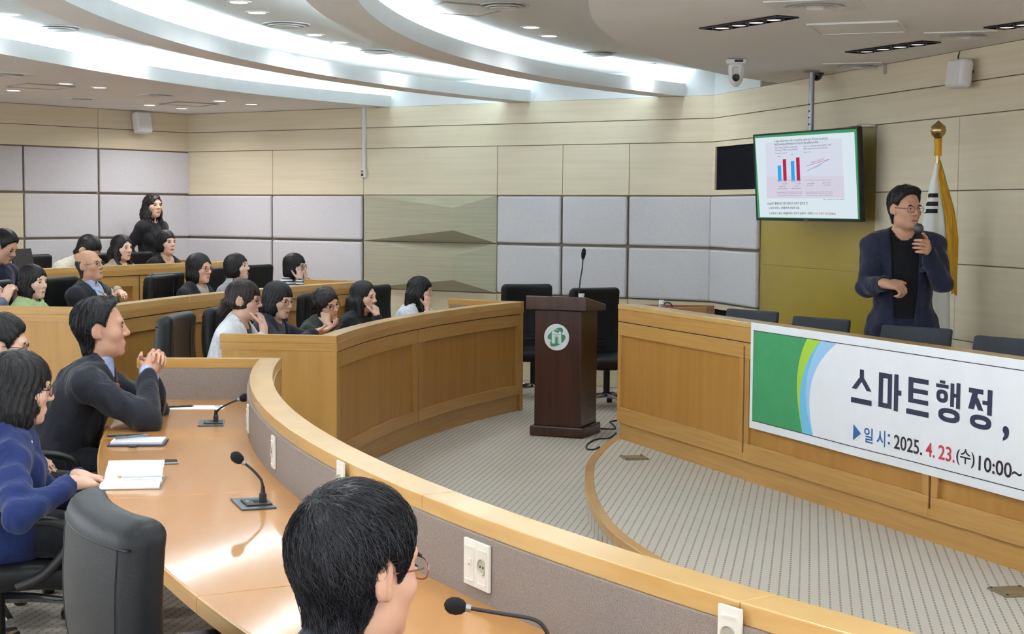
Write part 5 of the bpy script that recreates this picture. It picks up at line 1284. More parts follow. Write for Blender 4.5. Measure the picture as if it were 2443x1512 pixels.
def ik(S, W, la, lf, pole):
    S, W = np.array(S, float), np.array(W, float); v = W - S; dist = np.linalg.norm(v)
    if dist > (la + lf) * .995: v = v / dist * (la + lf) * .995; W = S + v; dist = np.linalg.norm(v)
    dist = max(dist, abs(la - lf) + .02)
    u = v / max(1e-6, np.linalg.norm(v)); a = (la * la - lf * lf + dist * dist) / (2 * dist); h_ = math.sqrt(max(0, la * la - a * a))
    p_ = np.array(pole, float); p_ = nrm(p_ - u * (p_ @ u)); return S + u * a + p_ * h_, S + u * dist
def wrinkle(x, y, z, seed, amp):
    r = np.random.default_rng(seed); out = 0
    for k in range(4):
        d = nrm(r.normal(size=3) * (1, 1, .8)); fr = r.uniform(30, 85); ph = r.uniform(0, 6.28); d2 = r.normal(size=3) * 9
        out = out + np.sin((x * d[0] + y * d[1] + z * d[2]) * fr + ph + 1.3 * np.sin(x * d2[0] + y * d2[1] + z * d2[2]))
    return out * amp / 4
def interp(v, xs, ys): return np.interp(v, xs, ys)
def smx(a, b, k): h_ = np.clip(.5 - .5 * (b - a) / k, 0, 1); return b * (1 - h_) + a * h_ + k * h_ * (1 - h_)
def smn(a, b, k): h_ = np.clip(.5 + .5 * (b - a) / k, 0, 1); return b * (1 - h_) + a * h_ - k * h_ * (1 - h_)
def el(x, y, z, c, r):
    qx, qy, qz = (x - c[0]) / r[0], (y - c[1]) / r[1], (z - c[2]) / r[2]; k0 = np.sqrt(qx ** 2 + qy ** 2 + qz ** 2); k1 = np.sqrt((qx / r[0]) ** 2 + (qy / r[1]) ** 2 + (qz / r[2]) ** 2) + 1e-6
    return k0 * (k0 - 1) / k1
def sg(x, y, z, a, b, ra, rb):
    ba = np.array(b) - np.array(a); t = np.clip(((x - a[0]) * ba[0] + (y - a[1]) * ba[1] + (z - a[2]) * ba[2]) / (ba @ ba), 0, 1)
    return np.sqrt((x - a[0] - t * ba[0]) ** 2 + (y - a[1] - t * ba[1]) ** 2 + (z - a[2] - t * ba[2]) ** 2) - (ra + (rb - ra) * t)
def hair_sdf(kind, x, y, z, o):
    vol = o.get('vol', 0.0)
    if kind in ('short', 'bald', 'sides'):
        d = el(x, y, z, (0, -.016, .040 + vol * .3), (.084 + vol * .6, .107 + vol * .5, .094 + vol))
        if o.get('quiff'):
            d = smn(d, el(x, y, z, (o.get('qx', 0), .06, .105), (.055, .035, .026)), .03)
        d = smn(d, sg(x, y, z, (0, -.02, -.02), (0, -.030, -.115), .074, .056), .03)
        yl = interp(z, [-.12, -.02, .02, .05, .085, .13], o.get('line', [.012, .020, .036, .05, .072, .115]))
        ax = np.abs(x)
        yl = yl - np.clip((.03 - ax) / .03, 0, 1) * o.get('peak', 0.0)
        g1 = (y - yl) * .9
        zb = interp(y, [-.13, -.05, -.028, -.015, .012, .03, .08], o.get('bottom', [-.105, -.10, -.055, .034, .030, -.030, -.035]))
        g2 = (zb - z) * .8
        d = smx(smx(d, g1, .012), g2, .012)
        if kind == 'bald':
            d = smn(el(x, y, z, (0, -.013, .036), (.0795, .1005, .089)), sg(x, y, z, (0, -.02, -.02), (0, -.03, -.1), .069, .054), .02); d = smx(smx(d, g1, .01), g2, .01)
            d = smx(d, (z - interp(y, [-.12, -.06, .02, .06], [.055, .05, .03, .02])) * .9, .012)
        return d
    L_ = o.get('len', .12); w = o.get('w', .0)
    d = el(x, y, z, (0, -.014, .038), (.086 + w * .6, .109, .097 + vol))
    cur = el(x, y, z, (0, -.022, -.045 - (L_ - .12) * .5), (.092 + w, .096, .105 + (L_ - .12) * .6))
    d = smn(d, cur, .03)
    d = smx(d, (-L_ - o.get('back', 0.0) * np.clip(-y / .1, -1, 1) - z), .02)
    top = o.get('brow', .045); cz = (top - .16) / 2; rz = (top + .16) / 2; fx = o.get('part', 0.0)
    wnd = el(x, y, z, (fx, .105, cz), (o.get('fw', .063), o.get('fd', .088), rz))
    d = smx(d, -wnd, .008)
    nk = sg(x, y, z, (0, .05, -.10), (0, .02, -.26), .058, .06)
    d = smx(d, -nk, .01)
    if kind == 'long':
        for sx in (-1, 1):
            d = smn(d, sg(x, y, z, (sx * .078, -.01, -.04), (sx * .085, .035, -.04 - L_), .03, .018), .025)
            d = smn(d, sg(x, y, z, (sx * .05, -.085, -.04), (sx * .06, -.10, -.04 - L_), .045, .028), .03)
    if kind == 'tied':
        d = smn(d, sg(x, y, z, (0, -.12, -.03), (0, -.15, -.10), .03, .018), .02)
    if kind == 'tied':
        for sx in (-1, 1): d = smx(d, -el(x, y, z, (sx * .095, -.004, -.012), (.03, .026, .040)), .008)
    an = np.arctan2(x, y + .02); d = d + .0028 * np.sin(24 * an + 4 * np.sin(z * 22)) * np.clip((.11 - z) / .06, 0, 1)
    if o.get('curl'): d = d + .006 * np.sin(x * 95) * np.sin(y * 88 + 1) * np.sin(z * 90) + .004 * np.sin(z * 60 + x * 40)
    return d

PEOPLE = []
def person(label, head_px, Y, floor, phi=None, lean=.06, head=(0, 0, 0), fem=True, hs=1.0, hair=('bob', {}), hair_col='1B1918', skin='D9AD92', top='2A2B30', top_kind='plain', jacket=None, inner='DADCE0', collar=None, tie=None,
           arms=None, glasses=None, stand=False, res=.011, hres=.0048, strands=340, hx=0.0, shoulders=None, phead=None, near=False, sleeves='long', trousers='23252B', strand_len=8, eyes=True, seat=True, vdeep=.26, open_w=.075, group='seated audience members', lap=.0, hipz=None, bs=1.0, vpow=.9):
    hw = at_y(head_px[0], head_px[1], Y)
    if phi is None: phi = math.degrees(math.atan2(C1[1] - hw.y, C1[0] - hw.x))
    Rz = Matrix.Rotation(math.radians(phi - 90), 3, 'Z')
    off = Rz @ Vector((hx, lean, 0)); base = Vector((hw.x - off.x, hw.y - off.y, floor))
    hz = hw.z - floor; hc = np.array((hx, lean, hz)); 
    if phead is not None: head = (phead - phi, head[1], head[2])
    Rh = rotm(*head)
    Hz = hipz or ((hz * .545) if stand else .545)
    N = hc + rotm(0, head[1] * .75, 0) @ np.array((0, -.03, -.168 * hs)); N[0] = hx * .8 ; N = N - (Rh @ np.array((0, .02, 0)) - np.array((0, .02, 0))) * .3
    Hp = np.array((0.0, 0.0, Hz)); up = nrm(N - Hp); Lt = np.linalg.norm(N - Hp); X = np.array((1.0, 0, 0)); fw = nrm(np.cross(up, X) * -1)
    fw = nrm(np.cross(up, X)); fw = fw if fw[1] > 0 else -fw
    Rt = np.stack([X, fw, up], 1); sw = shoulders or (.158 if fem else .182) * bs
    SH = N - up * .058; Sl, Sr = SH - X * sw, SH + X * sw
    tor = [(cap_(Hp - X * .075, Hp + X * .075, .12 if fem else .125), .0), (ell_(Hp + up * Lt * .36, (.142 if fem else .158, .115 if fem else .128, .19), Rt), .05),
           (ell_(Hp + up * Lt * .70 - fw * .005, (.150 if fem else .170, .108 if fem else .12, .17), Rt), .05), (cap_(Sl * .96 + SH * .04, Sr * .96 + SH * .04, .052 if fem else .060), .05)]
    for S_ in (Sl, Sr): tor.append((cap_(N + up * .035 - fw * .008, S_ * .75 + SH * .25, .042, .048), .04))
    if fem:
        for sx in (-1, 1): tor.append((ell_(Hp + up * Lt * .62 + fw * .072 + X * sx * .066, (.062, .058, .062)), .04))
    neck = [(cap_(N - up * .03, hc + Rh @ (np.array((0, -.022, -.055)) * hs), .055 if not fem else .049, .051 if not fem else .045), .03)]
    # arms
    A = {}
    arms = arms or {}
    la, lf = (.275 * bs, .235 * bs) if fem else (.295 * bs, .255 * bs)
    for side, S_ in ((-1, Sl), (1, Sr)):
        a = dict(t=(side * .13, lean + .27, Hz + .14 + lap), pole=(side * 1.0, -.5, -.55), hd=(-side * .5, 1, -.1), n=(0, 0, -1), curl=.35, vis=False)
        if side in arms: a.update(arms[side])
        t = np.array(a['t'], float)
        if a.get('rel') == 'head': t = hc + t
        elif a.get('rel') == 'hr': t = hc + Rh @ t
        elif a.get('rel') == 'grip':
            wv = at_y(t[0], t[1], t[2]); M_ = np.array(Rz.transposed() @ (wv - base)); d_ = nrm(a['hd']); n_ = nrm(np.array(a['n'], float) - d_ * (np.array(a['n']) @ d_)); t = M_ - n_ * .036 - d_ * .066
        elif a.get('rel') == 'px': 
            wv = at_y(t[0], t[1], t[2]); wl = Rz.transposed() @ (wv - base); t = np.array(wl)
        E_, W_ = ik(S_, t, la, lf, a['pole']); hd = np.array(a['hd'], float)
        if a.get('hd') == 'fore' or a.get('fore'): hd = W_ - E_
        hp, tip = hand_prims(W_, hd, a['n'], side, a['curl'], (.95 if fem else 1.04) * a.get('hs', 1.0), a.get('spread', .4), a.get('thumb', .6), a.get('curls'))
        A[side] = dict(S=S_, E=E_, W=W_, hp=hp, tip=tip, hd=nrm(hd), vis=a['vis'], cut=a.get('cut', True), fd=nrm(W_ - E_), sl=a.get('sl', sleeves))
    limbs = []
    for side in (-1, 1):
        a = A[side]; limbs += [(cap_(a['S'], a['E'], .046 if fem else .052, .037 if fem else .042), .03), (cap_(a['E'], a['W'], .037 if fem else .042, .024 if fem else .028), .02)]
    legs = []
    for sx in (-1, 1):
        h0 = Hp + X * sx * .085
        if stand: kn = np.array((sx * .10, .02, Hz * .53)); an = np.array((sx * .11, -.02, .09)); to = np.array((sx * .13, .13, .035))
        else: kn = np.array((sx * .11, .40, Hz - .03)); an = np.array((sx * .11, .36, .10)); to = np.array((sx * .12, .52, .04))
        legs += [(cap_(h0, kn, .088, .062), .04), (cap_(kn, an, .058, .04), .03), (cap_(an - (0, .03, .04), to, .04, .034), .03)]
    hpr = head_prims(hc, Rh, hs, fem, not (hair and hair[0] in ('bob', 'long')))
    # ---- body: coarse field plus fine blocks at head and hands, one mesh
    allp = [(p_, k, 'u') for p_, k in tor + neck + limbs + legs]
    for side in (-1, 1): allp += A[side]['hp']
    def mesh_block(lo, hi, h, prims):
        f = Field(lo, hi, h)
        for p_, k, m in prims: f.op(p_, k, m)
        return f.net()
    pts = np.array([Hp, N, A[-1]['E'], A[-1]['W'], A[1]['E'], A[1]['W'], A[1]['tip'], A[-1]['tip'], (0, .55, 0) if not stand else (0, .16, 0), (-.25, 0, 0), (.25, 0, 0), (0, -.16, .5)])
    lo, hi = pts.min(0) - .16, pts.max(0) + .16; hi[2] = max(hi[2], N[2] + .1); lo[2] = 0.0 - .02
    fine = []
    hlo, hhi = hc - np.array((.135, .15, .155)) * hs, hc + np.array((.135, .15, .15)) * hs
    fine.append((hlo, hhi, hres, [(p_, k, 'u') for p_, k in neck + tor[3:]] + hpr))
    for side in (-1, 1):
        a = A[side]; P_ = np.array([np.minimum(q[0][0], 9) for q in a['hp']]); Q_ = np.array([q[0][1] for q in a['hp']])
        fine.append((P_.min(0) - .012, Q_.max(0) + .012, .0044 if a['vis'] else .011, [(p_, k, 'u') for p_, k in limbs] + a['hp']))
    cres = .020
    v, q = mesh_block(lo, hi, cres, allp)
    cen = v[q].mean(1); keep = np.ones(len(q), bool)
    for flo, fhi, h, _ in fine: keep &= ~((cen > flo + h + .013).all(1) & (cen < fhi - h - .013).all(1))
    VV, QQ = [v], [q[keep]]; n0 = len(v)
    for bi, (flo, fhi, h, pr) in enumerate(fine):
        v2, q2 = mesh_block(flo, fhi, h, pr)
        if bi == 0: hv, hq = v2, q2
        VV.append(v2); QQ.append(q2 + n0); n0 += len(v2)
    me = quads_to_mesh('person_body', np.concatenate(VV), np.concatenate(QQ))
    body = link('person', me, skin_mat(skin)); body.matrix_basis = Matrix.Translation(base) @ Rz.to_4x4()
    tag(body, label, 'person', group if not stand else None)
    hb = BVHTree.FromPolygons([Vector(p_) for p_ in hv], [tuple(p_) for p_ in hq.tolist()])
    HL = lambda c: hc + Rh @ (np.array(c, float) * hs)
    fwd = Vector(Rh @ np.array((0, 1.0, 0)))
    def face_hit(x, z, lift=0.0):
        o_ = Vector(HL((x, .3, z))); h_ = hb.ray_cast(o_, -fwd, .6); return None if h_[0] is None else np.array(h_[0] + fwd * lift)
    # ---- face
    RM = Matrix([list(r) for r in Rh])
    def blobm(name, c, r, m, par, seg=10, rot=0.0):
        mb = MB(); prof = [(math.cos(t) , math.sin(t)) for t in np.linspace(-math.pi / 2, math.pi / 2, 7)]
        rr = Matrix.Rotation(rot, 3, 'Y'); M_ = RM @ rr @ Matrix.Diagonal(Vector(np.array(r) * hs)); mb.lathe(prof, Vector(c), M_, seg); return mb.build(name, m, par, smooth=True)
    if eyes:
        for sx in (-1, 1):
            p_ = face_hit(sx * .032, .0035)
            if p_ is not None:
                e_ = blobm('eye', p_ - np.array(fwd) * .003 * hs, (.0135, .0052, .0046), M_eye if not near else M_eyew, body, rot=sx * .10)
                if near: blobm('iris', p_ - np.array(fwd) * .0008 * hs, (.0052, .0036, .0047), M_eye, e_)
                blobm('eyelid', p_ + Rh @ np.array((0, -.0012, .0048)) * hs, (.0150, .0040, .0015), M_brow, e_, rot=sx * .12)
            pb = face_hit(sx * .033, .0265)
            if pb is not None: blobm('eyebrow', pb - np.array(fwd) * .0012, (.0185, .004, .0034 if not fem else .0026), M_brow, body, rot=sx * .12)
        pm = face_hit(0, -.0655)
        if pm is not None: blobm('lips', pm - np.array(fwd) * .002, (.0230, .0050, .0072), mat('lip_' + skin + str(fem), 'A86F62' if not fem else 'B0655C', .45, var=.05), body, 14)
    # ---- hair
    if hair:
        kind, ho = hair; ll = ho.get('len', .12) if kind in ('long', 'bob', 'tied') else .1
        e0 = HL((0, 0, 0)); ext = .17 * hs + (ll if kind == 'long' else max(0, ll - .1))
        lo_ = e0 - np.array((.15, .17, .15)) * hs - np.array((.06, .08, ext - .03 if kind == 'long' else max(0., ll - .06))); hi_ = e0 + np.array((.15, .16, .17)) * hs
        f = Field(lo_, hi_, ho.get('res', .007)); x, y, z = np.meshgrid(*f.ax, indexing='ij')
        dx, dy, dz = x - hc[0], y - hc[1], z - hc[2]; qx, qy, qz = ((Rh[0, i] * dx + Rh[1, i] * dy + Rh[2, i] * dz) / hs for i in range(3))
        f.F = (hair_sdf(kind, qx, qy, qz, ho) * hs + .0012 * np.sin(qx * 260 + 6 * np.sin(qz * 40)) * (0 if kind == 'bald' else 1)).astype(np.float32)
        v, q = f.net(); hm = hair_mat(hair_col); hobj = link('hair', quads_to_mesh('person_hair', v, q), hm, body)
        if strands and len(q):
            bv = BVHTree.FromPolygons([Vector(p_) for p_ in v], [tuple(p_) for p_ in q.tolist()])
            crown = HL(ho.get('crown', (0, -.045, .13))); cen = v[q].mean(1); pick = nrng.integers(0, len(q), strands * 3); mbv = []; mbf = []; cnt = 0
            hcV = Vector(hc)
            for pi in pick:
                if cnt >= strands: break
                p_ = Vector(cen[pi]); 
                if kind != 'bald' and rng.random() > (1.0 if p_.z > hc[2] - .02 else .75): continue
                path = [];  jit = Vector(nrng.normal(size=3) * ho.get('jit', .25)); lift = rng.uniform(.0008, .005) * (1.6 if near else 1)
                lo_n = rng.randint(max(3, strand_len - 4), strand_len)
                for st in range(lo_n):
                    h_ = bv.find_nearest(p_)
                    if h_[0] is None: break
                    nrm_ = h_[1]; 
                    if (h_[0] - hcV).dot(nrm_) < 0: nrm_ = -nrm_
                    path.append(h_[0] + nrm_ * lift * math.sin(math.pi * (st + .6) / (lo_n + .6)))
                    fl = (h_[0] - Vector(crown)); fl = fl.normalized() + Vector((0, 0, -ho.get('grav', .5))) + jit + Vector(Rh @ np.array(ho.get('comb', (0, 0, 0)), float))
                    fl = fl - nrm_ * fl.dot(nrm_)
                    if fl.length < 1e-5: break
                    p_ = h_[0] + fl.normalized() * ho.get('step', .012)
                if len(path) < 3: continue
                t = MB(); w_ = ho.get('sw', .0011) * rng.uniform(.6, 1.2); t.tube(path, [w_ * (1 - .75 * i / (len(path) - 1)) for i in range(len(path))], 3, cap=False)
                k0 = len(mbv); mbv += t.v; mbf += [tuple(i + k0 for i in f_) for f_ in t.f]; cnt += 1
            mb = MB(); mb.v = mbv; mb.f = mbf; so = mb.build('hair_strands', hair_mat(highlight_tint(hair_col), .38), hobj, smooth=True); so['kind'] = 'stuff'
    # ---- clothes
    seed = abs(hash(label)) % 1000 if False else sum(ord(c) for c in label) % 1000
    def garment(name, m, inf, with_arms, neck_r, v_open=None, wr=.004, h=res, hem=.0, lapel=False, top_cut=0.0, long=0.0):
        f = Field(lo, np.array((hi[0], hi[1], N[2] + .13)), h)
        for p_, k in tor: f.op(p_, k, 'u', inf)
        if long: f.op(cap_(Hp - up * long - X * .07, Hp - up * long + X * .07, .125), .06, 'u', inf)
        if with_arms:
            for side in (-1, 1):
                a = A[side]; sr = inf + .007
                e_end = a['W'] - a['fd'] * .012
                if a['sl'] == 'half': e_end = a['S'] + (a['E'] - a['S']) * .8
                f.op(cap_(a['S'], a['E'] if a['sl'] != 'half' else e_end, (.046 if fem else .052) + sr * .75, (.036 if fem else .041) + sr * .8), .03)
                if a['sl'] != 'half': f.op(cap_(a['E'], e_end, (.036 if fem else .041) + sr * .8, (.026 if fem else .030) + sr * .55), .02)
        x, y, z = np.meshgrid(*f.ax, indexing='ij'); f.F += wrinkle(x, y, z, seed, wr).astype(np.float32)
        if with_arms:
            for side in (-1, 1):
                a = A[side]
                if a['sl'] != 'half' and a['cut']: f.op(cap_(a['W'] + a['fd'] * .020, a['W'] + a['fd'] * .2, .034, .06), .004, 's')
        dx, dy, dz = x - N[0], y - N[1], z - N[2]; ta = dx * up[0] + dy * up[1] + dz * up[2]; tf_ = dx * fw[0] + dy * fw[1] + dz * fw[2]
        if v_open:
            dep, wd = v_open; t = np.clip(1 + ta / dep, 0, 1.3); w_ = wd * t ** vpow
            if lapel:
                edge = np.abs(dx) - w_; f.F -= (.007 * np.clip(1 - np.abs(edge - .022) / .03, 0, 1) * (tf_ > .02) * (ta > -dep)).astype(np.float32)
            carve = np.maximum(np.maximum(np.abs(dx) - w_, -(tf_ - .02)), -(ta + dep)); f.F = np.maximum(f.F, -carve).astype(np.float32)
        f.op(cap_(N - up * .015 + fw * .012, N + up * .25 + fw * .03, neck_r, neck_r + .03), .008, 's')
        if top_cut: f.F = np.maximum(f.F, (ta - top_cut)).astype(np.float32)
        v, q = f.net(); o_ = link(name, quads_to_mesh(name, v, q), m, body); return o_, (BVHTree.FromPolygons([Vector(p_) for p_ in v], [tuple(p_) for p_ in q.tolist()]) if name in ('jacket', 'inner_top') else None)
    def on_chest(bv, x_, ta_, lift):
        o_ = Vector(N + X * x_ + up * ta_ + fw * .45); h_ = bv.ray_cast(o_, Vector(-fw), .6); return None if h_[0] is None else h_[0] + Vector(fw) * lift
    if jacket:
        it, itb = garment('inner_top', cloth_mat(inner), .008, False, .053 if fem else .060, wr=.002, h=res * 1.1)
        jk, jkb = garment('jacket', cloth_mat(top, top_kind), .019, True, .060 if fem else .069, v_open=(vdeep, open_w), lapel=True, wr=.010 if near else .007, long=.1 if stand else .03)
        for sx in (-1, 1):      # lapels laid on the jacket front
            row = []
            for i in range(13):
                ta_ = -.005 - (vdeep - .02) * i / 12 * (1 if vdeep < .5 else .40); t_ = max(0, 1 + ta_ / vdeep); xe = open_w * t_ ** vpow + .005; u_ = i / 12; lw = .05 * min(1, .35 + u_ * 2.2) * (1 - max(0, (u_ - .35) / .65)) + .004
                a_, b_ = on_chest(jkb, sx * xe, ta_, .007), on_chest(jkb, sx * (xe + lw), ta_, .005)
                if a_ is not None and b_ is not None: row.append((a_, b_))
            if len(row) > 3:
                vs = []; fs = []; fV = Vector(fw) * .007
                for a_, b_ in row: vs += [a_, b_, b_ - fV, a_ - fV]
                for i in range(len(row) - 1):
                    for k in range(4): q_ = 4 * i; fs.append((q_ + k, q_ + (k + 1) % 4, q_ + 4 + (k + 1) % 4, q_ + 4 + k))
                fs += [(3, 2, 1, 0), tuple(4 * (len(row) - 1) + k for k in range(4))]
                MB().add(vs, fs).build('lapel', cloth_mat(top, top_kind), jk)
    else: garment('top', cloth_mat(top, top_kind), .015, True, .055 if fem else .060, wr=.011 if near else .007, long=.08 if stand else .02)
    if collar:
        f = Field(N - .12, N + .13, .0055); x, y, z = np.meshgrid(*f.ax, indexing='ij'); nd = nrm(hc + Rh @ (np.array((0, -.02, -.06))) - N); dx, dy, dz = x - N[0], y - N[1] , z - N[2]
        ta = dx * nd[0] + dy * nd[1] + dz * nd[2]; rx, ry, rz_ = dx - ta * nd[0], dy - ta * nd[1], dz - ta * nd[2]; rr = np.sqrt(rx ** 2 + ry ** 2 + rz_ ** 2)
        r_at = (.070 if not fem else .060) - .10 * ta; d = np.abs(rr - r_at) - .0055; d = np.maximum(d, np.abs(ta - .018) - .034 - .02 * np.clip(ry / .06, 0, 1)); d = np.maximum(d, -(np.maximum(np.abs(rx) - .010 - .25 * np.clip(-ta + .05, 0, 1) * .3, -ry)))
        f.F = d.astype(np.float32); v, q = f.net()
        if len(q): link('shirt_collar', quads_to_mesh('collar', v, q), cloth_mat(collar), body)
    if tie:
        pts_ = [on_chest(itb, 0, -.035 - .28 * i / 8, .007) for i in range(9)]; pts_ = [p_ for p_ in pts_ if p_ is not None]
        if len(pts_) > 2:
            f = Field(np.min(pts_, 0) - .05, np.max(pts_, 0) + .05, .006); f.op(ell_(np.array(pts_[0]) + fw * .006, (.019, .015, .020), Rt), 0)
            for i in range(len(pts_) - 1):
                c_ = (np.array(pts_[i]) + np.array(pts_[i + 1])) / 2; f.op(ell_(c_, (.016 + .0022 * i, .009, .034), Rt), .006)
            v, q = f.net(); link('necktie', quads_to_mesh('necktie', v, q), cloth_mat(tie), body)
    if collar and jacket and near:
        for side in (-1, 1):
            a = A[side]; f = Field(a['W'] - .09, a['W'] + .09, .005); f.op(cap_(a['W'] - a['fd'] * .03, a['W'] + a['fd'] * .026, .038, .036), 0); f.op(cap_(a['W'] + a['fd'] * .022, a['W'] + a['fd'] * .12, .031, .05), .002, 's'); v, q = f.net(); link('shirt_cuff', quads_to_mesh('cuff', v, q), cloth_mat(collar), body)
    f = Field((-.3, -.25, .03), (.3, .62 if not stand else .25, Hz + .16), .022)
    f.op(tor[0][0], 0, 'u', .012)
    for i, (p_, k) in enumerate(legs):
        if i % 3 != 2: f.op(p_, .03, 'u', .012)
    v, q = f.net(); link('trousers', quads_to_mesh('trousers', v, q), cloth_mat(trousers), body)
    for sx in (-1, 1):
        f = Field((sx * .12 - .09, -.12, -.01), (sx * .12 + .09, .66, .16), .018); f.op(legs[2 if sx < 0 else 5][0], 0, 'u', .01); v, q = f.net(); v[:, 2] = np.maximum(v[:, 2], .002); link('shoe', quads_to_mesh('shoe', v, q), M_leather, body)
    # ---- glasses
    if glasses:
        gm, shape = glasses; g = None; y0 = .098; 
        for sx in (-1, 1):
            pe = face_hit(sx * .033, .002); 
            if pe is not None: y0 = max(y0, float((Rh.T @ (pe - hc))[1] / hs) + .011)
        hw_, hh_ = (.0255, .0185) if shape != 'round' else (.0235, .0215); ex_ = 2.6 if shape != 'round' else 2.1
        root = None
        for sx in (-1, 1):
            ring = []
            for k in range(24):
                a = 2 * math.pi * k / 24; c_, s_ = math.cos(a), math.sin(a); ring.append(HL((sx * .034 + hw_ * np.sign(c_) * abs(c_) ** (2 / ex_), y0 - .10 * (abs(sx * .034 + hw_ * c_) ** 2) * 1.5, .002 + hh_ * np.sign(s_) * abs(s_) ** (2 / ex_))))
            par = body if root is None else root
            o_ = MB().tube([Vector(p_) for p_ in ring + ring[:2]], .0014 * hs, 6, cap=False).build('eyeglasses' if root is None else 'rim', gm, par, smooth=True)
            if root is None: root = o_
            MB().add([Vector(p_) for p_ in ring], [tuple(range(23, -1, -1)) if sx > 0 else tuple(range(24))]).build('lens', glass_mat(), root)
            MB().tube([Vector(HL((sx * (.034 + hw_), y0 - .012, .006))), Vector(HL((sx * .073, y0 - .035, .008))), Vector(HL((sx * .0805, .02, .009))), Vector(HL((sx * .082, -.012, .012))), Vector(HL((sx * .083, -.030, -.012)))], .0017 * hs, 6).build('temple', gm, root, smooth=True)
        MB().tube([Vector(HL((-.009, y0, .006))), Vector(HL((0, y0 + .002, .009))), Vector(HL((.009, y0, .006)))], .0015 * hs, 6).build('bridge', gm, root, smooth=True)
    info = dict(body=body, base=base, Rz=Rz, phi=phi, hc=hc, Rh=Rh, A=A, N=N, up=up, fw=fw, Hp=Hp, to_world=lambda p_: base + Rz @ Vector(p_))
    PEOPLE.append(info)
    return info
M_gblack = mat('glasses_black', '1A1A1D', .3); M_grose = mat('glasses_rose_gold', 'B98A80', .2, metal=.9); M_gred = mat('glasses_dark_red', '5E2730', .3); M_gbrown = mat('glasses_brown', '4A332C', .3); M_gsil = mat('glasses_silver', '8A8A90', .2, metal=.9)
def seat_for(p, label, back=.02, sz=.90):
    w = p['to_world']((0, back - .03, 0)); o = chair(w.x, w.y, p['base'].z, p['phi'], label); o.matrix_basis = o.matrix_basis @ Matrix.Scale(sz, 4, (0, 0, 1)); return o
SK1, SK2, SK3 = 'CB9C82', 'D9B09A', 'E0BDA9'
# front row, nearest first
p1 = person('man in the foreground with thick dark hair and thin rose-gold glasses, seen from behind', (856, 1362), 2.55, 0.0, 44, .10, (0, -3, 0), False, 1.04, ('short', dict(vol=.010, res=.0045, line=[.012, .018, .040, .055, .080, .12], grav=.2, sw=.00058, step=.011, jit=.32, crown=(-.015, -.085, .115), bottom=[-.118, -.112, -.060, .034, .026, -.040, -.035])), '17161A', SK1, '262A38', 'plain', True, '9FB3DA', '9FB3DA', None,
            None, (M_grose, 'sq'), res=.010, hres=.0035, strands=6500, strand_len=10, near=True, bs=1.05)
p2 = person('woman in a dark blue shirt with a bobbed hairstyle, hands folded on the desk edge', (48, 928), 5.5, 0.0, 22, .08, (6, -6, 0), True, 1.05, ('bob', dict(len=.15, w=.006, brow=.035, fw=.060, grav=1.1, res=.0055, step=.014, sw=.0008)), '1C1A1C', SK2, '203062', 'plain', None, collar='203062',
            arms={1: dict(t=(172, 1152, 5.3), rel='px', hd=(-.5, .85, -.1), n=(-.3, 0, -1), curl=.45, vis=True, pole=(1, -.4, -.6)), -1: dict(t=(186, 1136, 5.46), rel='px', hd=(.4, .9, -.1), n=(.2, 0, -1), curl=.4, vis=True, pole=(-1, -.3, -.6))}, glasses=(M_gblack, 'sq'), res=.0095, hres=.004, strands=1200, near=True, bs=1.05)
p4 = person('man in a dark suit and orange tie resting clasped hands above the desk', (243, 786), 7.0, 0.0, 10, .24, (0, 4, 0), False, 1.07, ('short', dict(vol=.008, line=[.008, .012, .022, .032, .050, .085], bottom=[-.110, -.105, -.06, .032, .026, -.02, -.03], res=.005, quiff=1, grav=.5, comb=(0, -.3, 0))), '18171A', SK1, '2B2D35', 'plain', True, 'A9BDE6', 'A9BDE6', 'CF6A4A',
            arms={1: dict(t=(352, 893, 6.95), rel='px', pole=(1, -.35, -.8), hd=(-.42, .40, .82), n=(-.88, .1, -.4), curl=.62, vis=True, thumb=.7), -1: dict(t=(358, 889, 7.06), rel='px', pole=(-.9, -.2, -.8), hd=(.42, .40, .82), n=(.88, .1, -.4), curl=.75, vis=True, thumb=.7)}, res=.0085, hres=.0038, strands=1200, near=True, vdeep=.34, open_w=.09, bs=1.08)
p3 = person('young man in black glasses at the left picture edge behind the bobbed woman', (8, 828), 6.2, 0.0, 12, .05, (0, -4, 0), False, .95, ('short', dict(vol=.010, line=[.012, .02, .04, .058, .085, .12], grav=.4)), '19181B', SK2, '2A2C33', arms={1: dict(t=(.16, .10, .66)), -1: dict(t=(-.16, .10, .66))}, glasses=(M_gblack, 'sq'), res=.011, hres=.0045, strands=900, near=True)
# first row behind the curved desk
pk = person('woman in a white jacket and red glasses with her fist at her mouth', (583, 716), 9.75, 0.0, None, .16, (0, -5, 0), True, 1.0, ('tied', dict(len=.06, brow=.04, fw=.062)), '2A211D', SK2, 'E3E6EA', 'plain', True, '1B1B1F', None, None,
            arms={1: dict(t=(.02, .13, -.165), rel='head', pole=(.5, .2, -1), hd=(-.35, -.35, .9), n=(-.3, -1, .2), curl=1.15, vis=True), -1: dict(t=(-.1, .40, .80))}, glasses=(M_gred, 'sq'), phead=-4, vdeep=.32)
pl_ = person('woman with black bobbed hair in a navy jacket looking at a phone on the desk', (664, 716), 10.6, 0.0, None, .14, (0, -10, 0), True, 1.0, ('bob', dict(len=.125, w=.004, brow=.04, part=.004)), '17171B', SK2, '2A2C38', 'plain', True, '515A6B', None, None,
             arms={1: dict(t=(.05, .44, .86), hd=(-.1, 1, .2), n=(-.2, 0, 1), curl=.45, vis=True), -1: dict(t=(-.06, .43, .86), hd=(.3, 1, .2), n=(.2, 0, 1), curl=.45, vis=True)}, glasses=(M_gsil, 'round'), phead=-28, vdeep=.34)
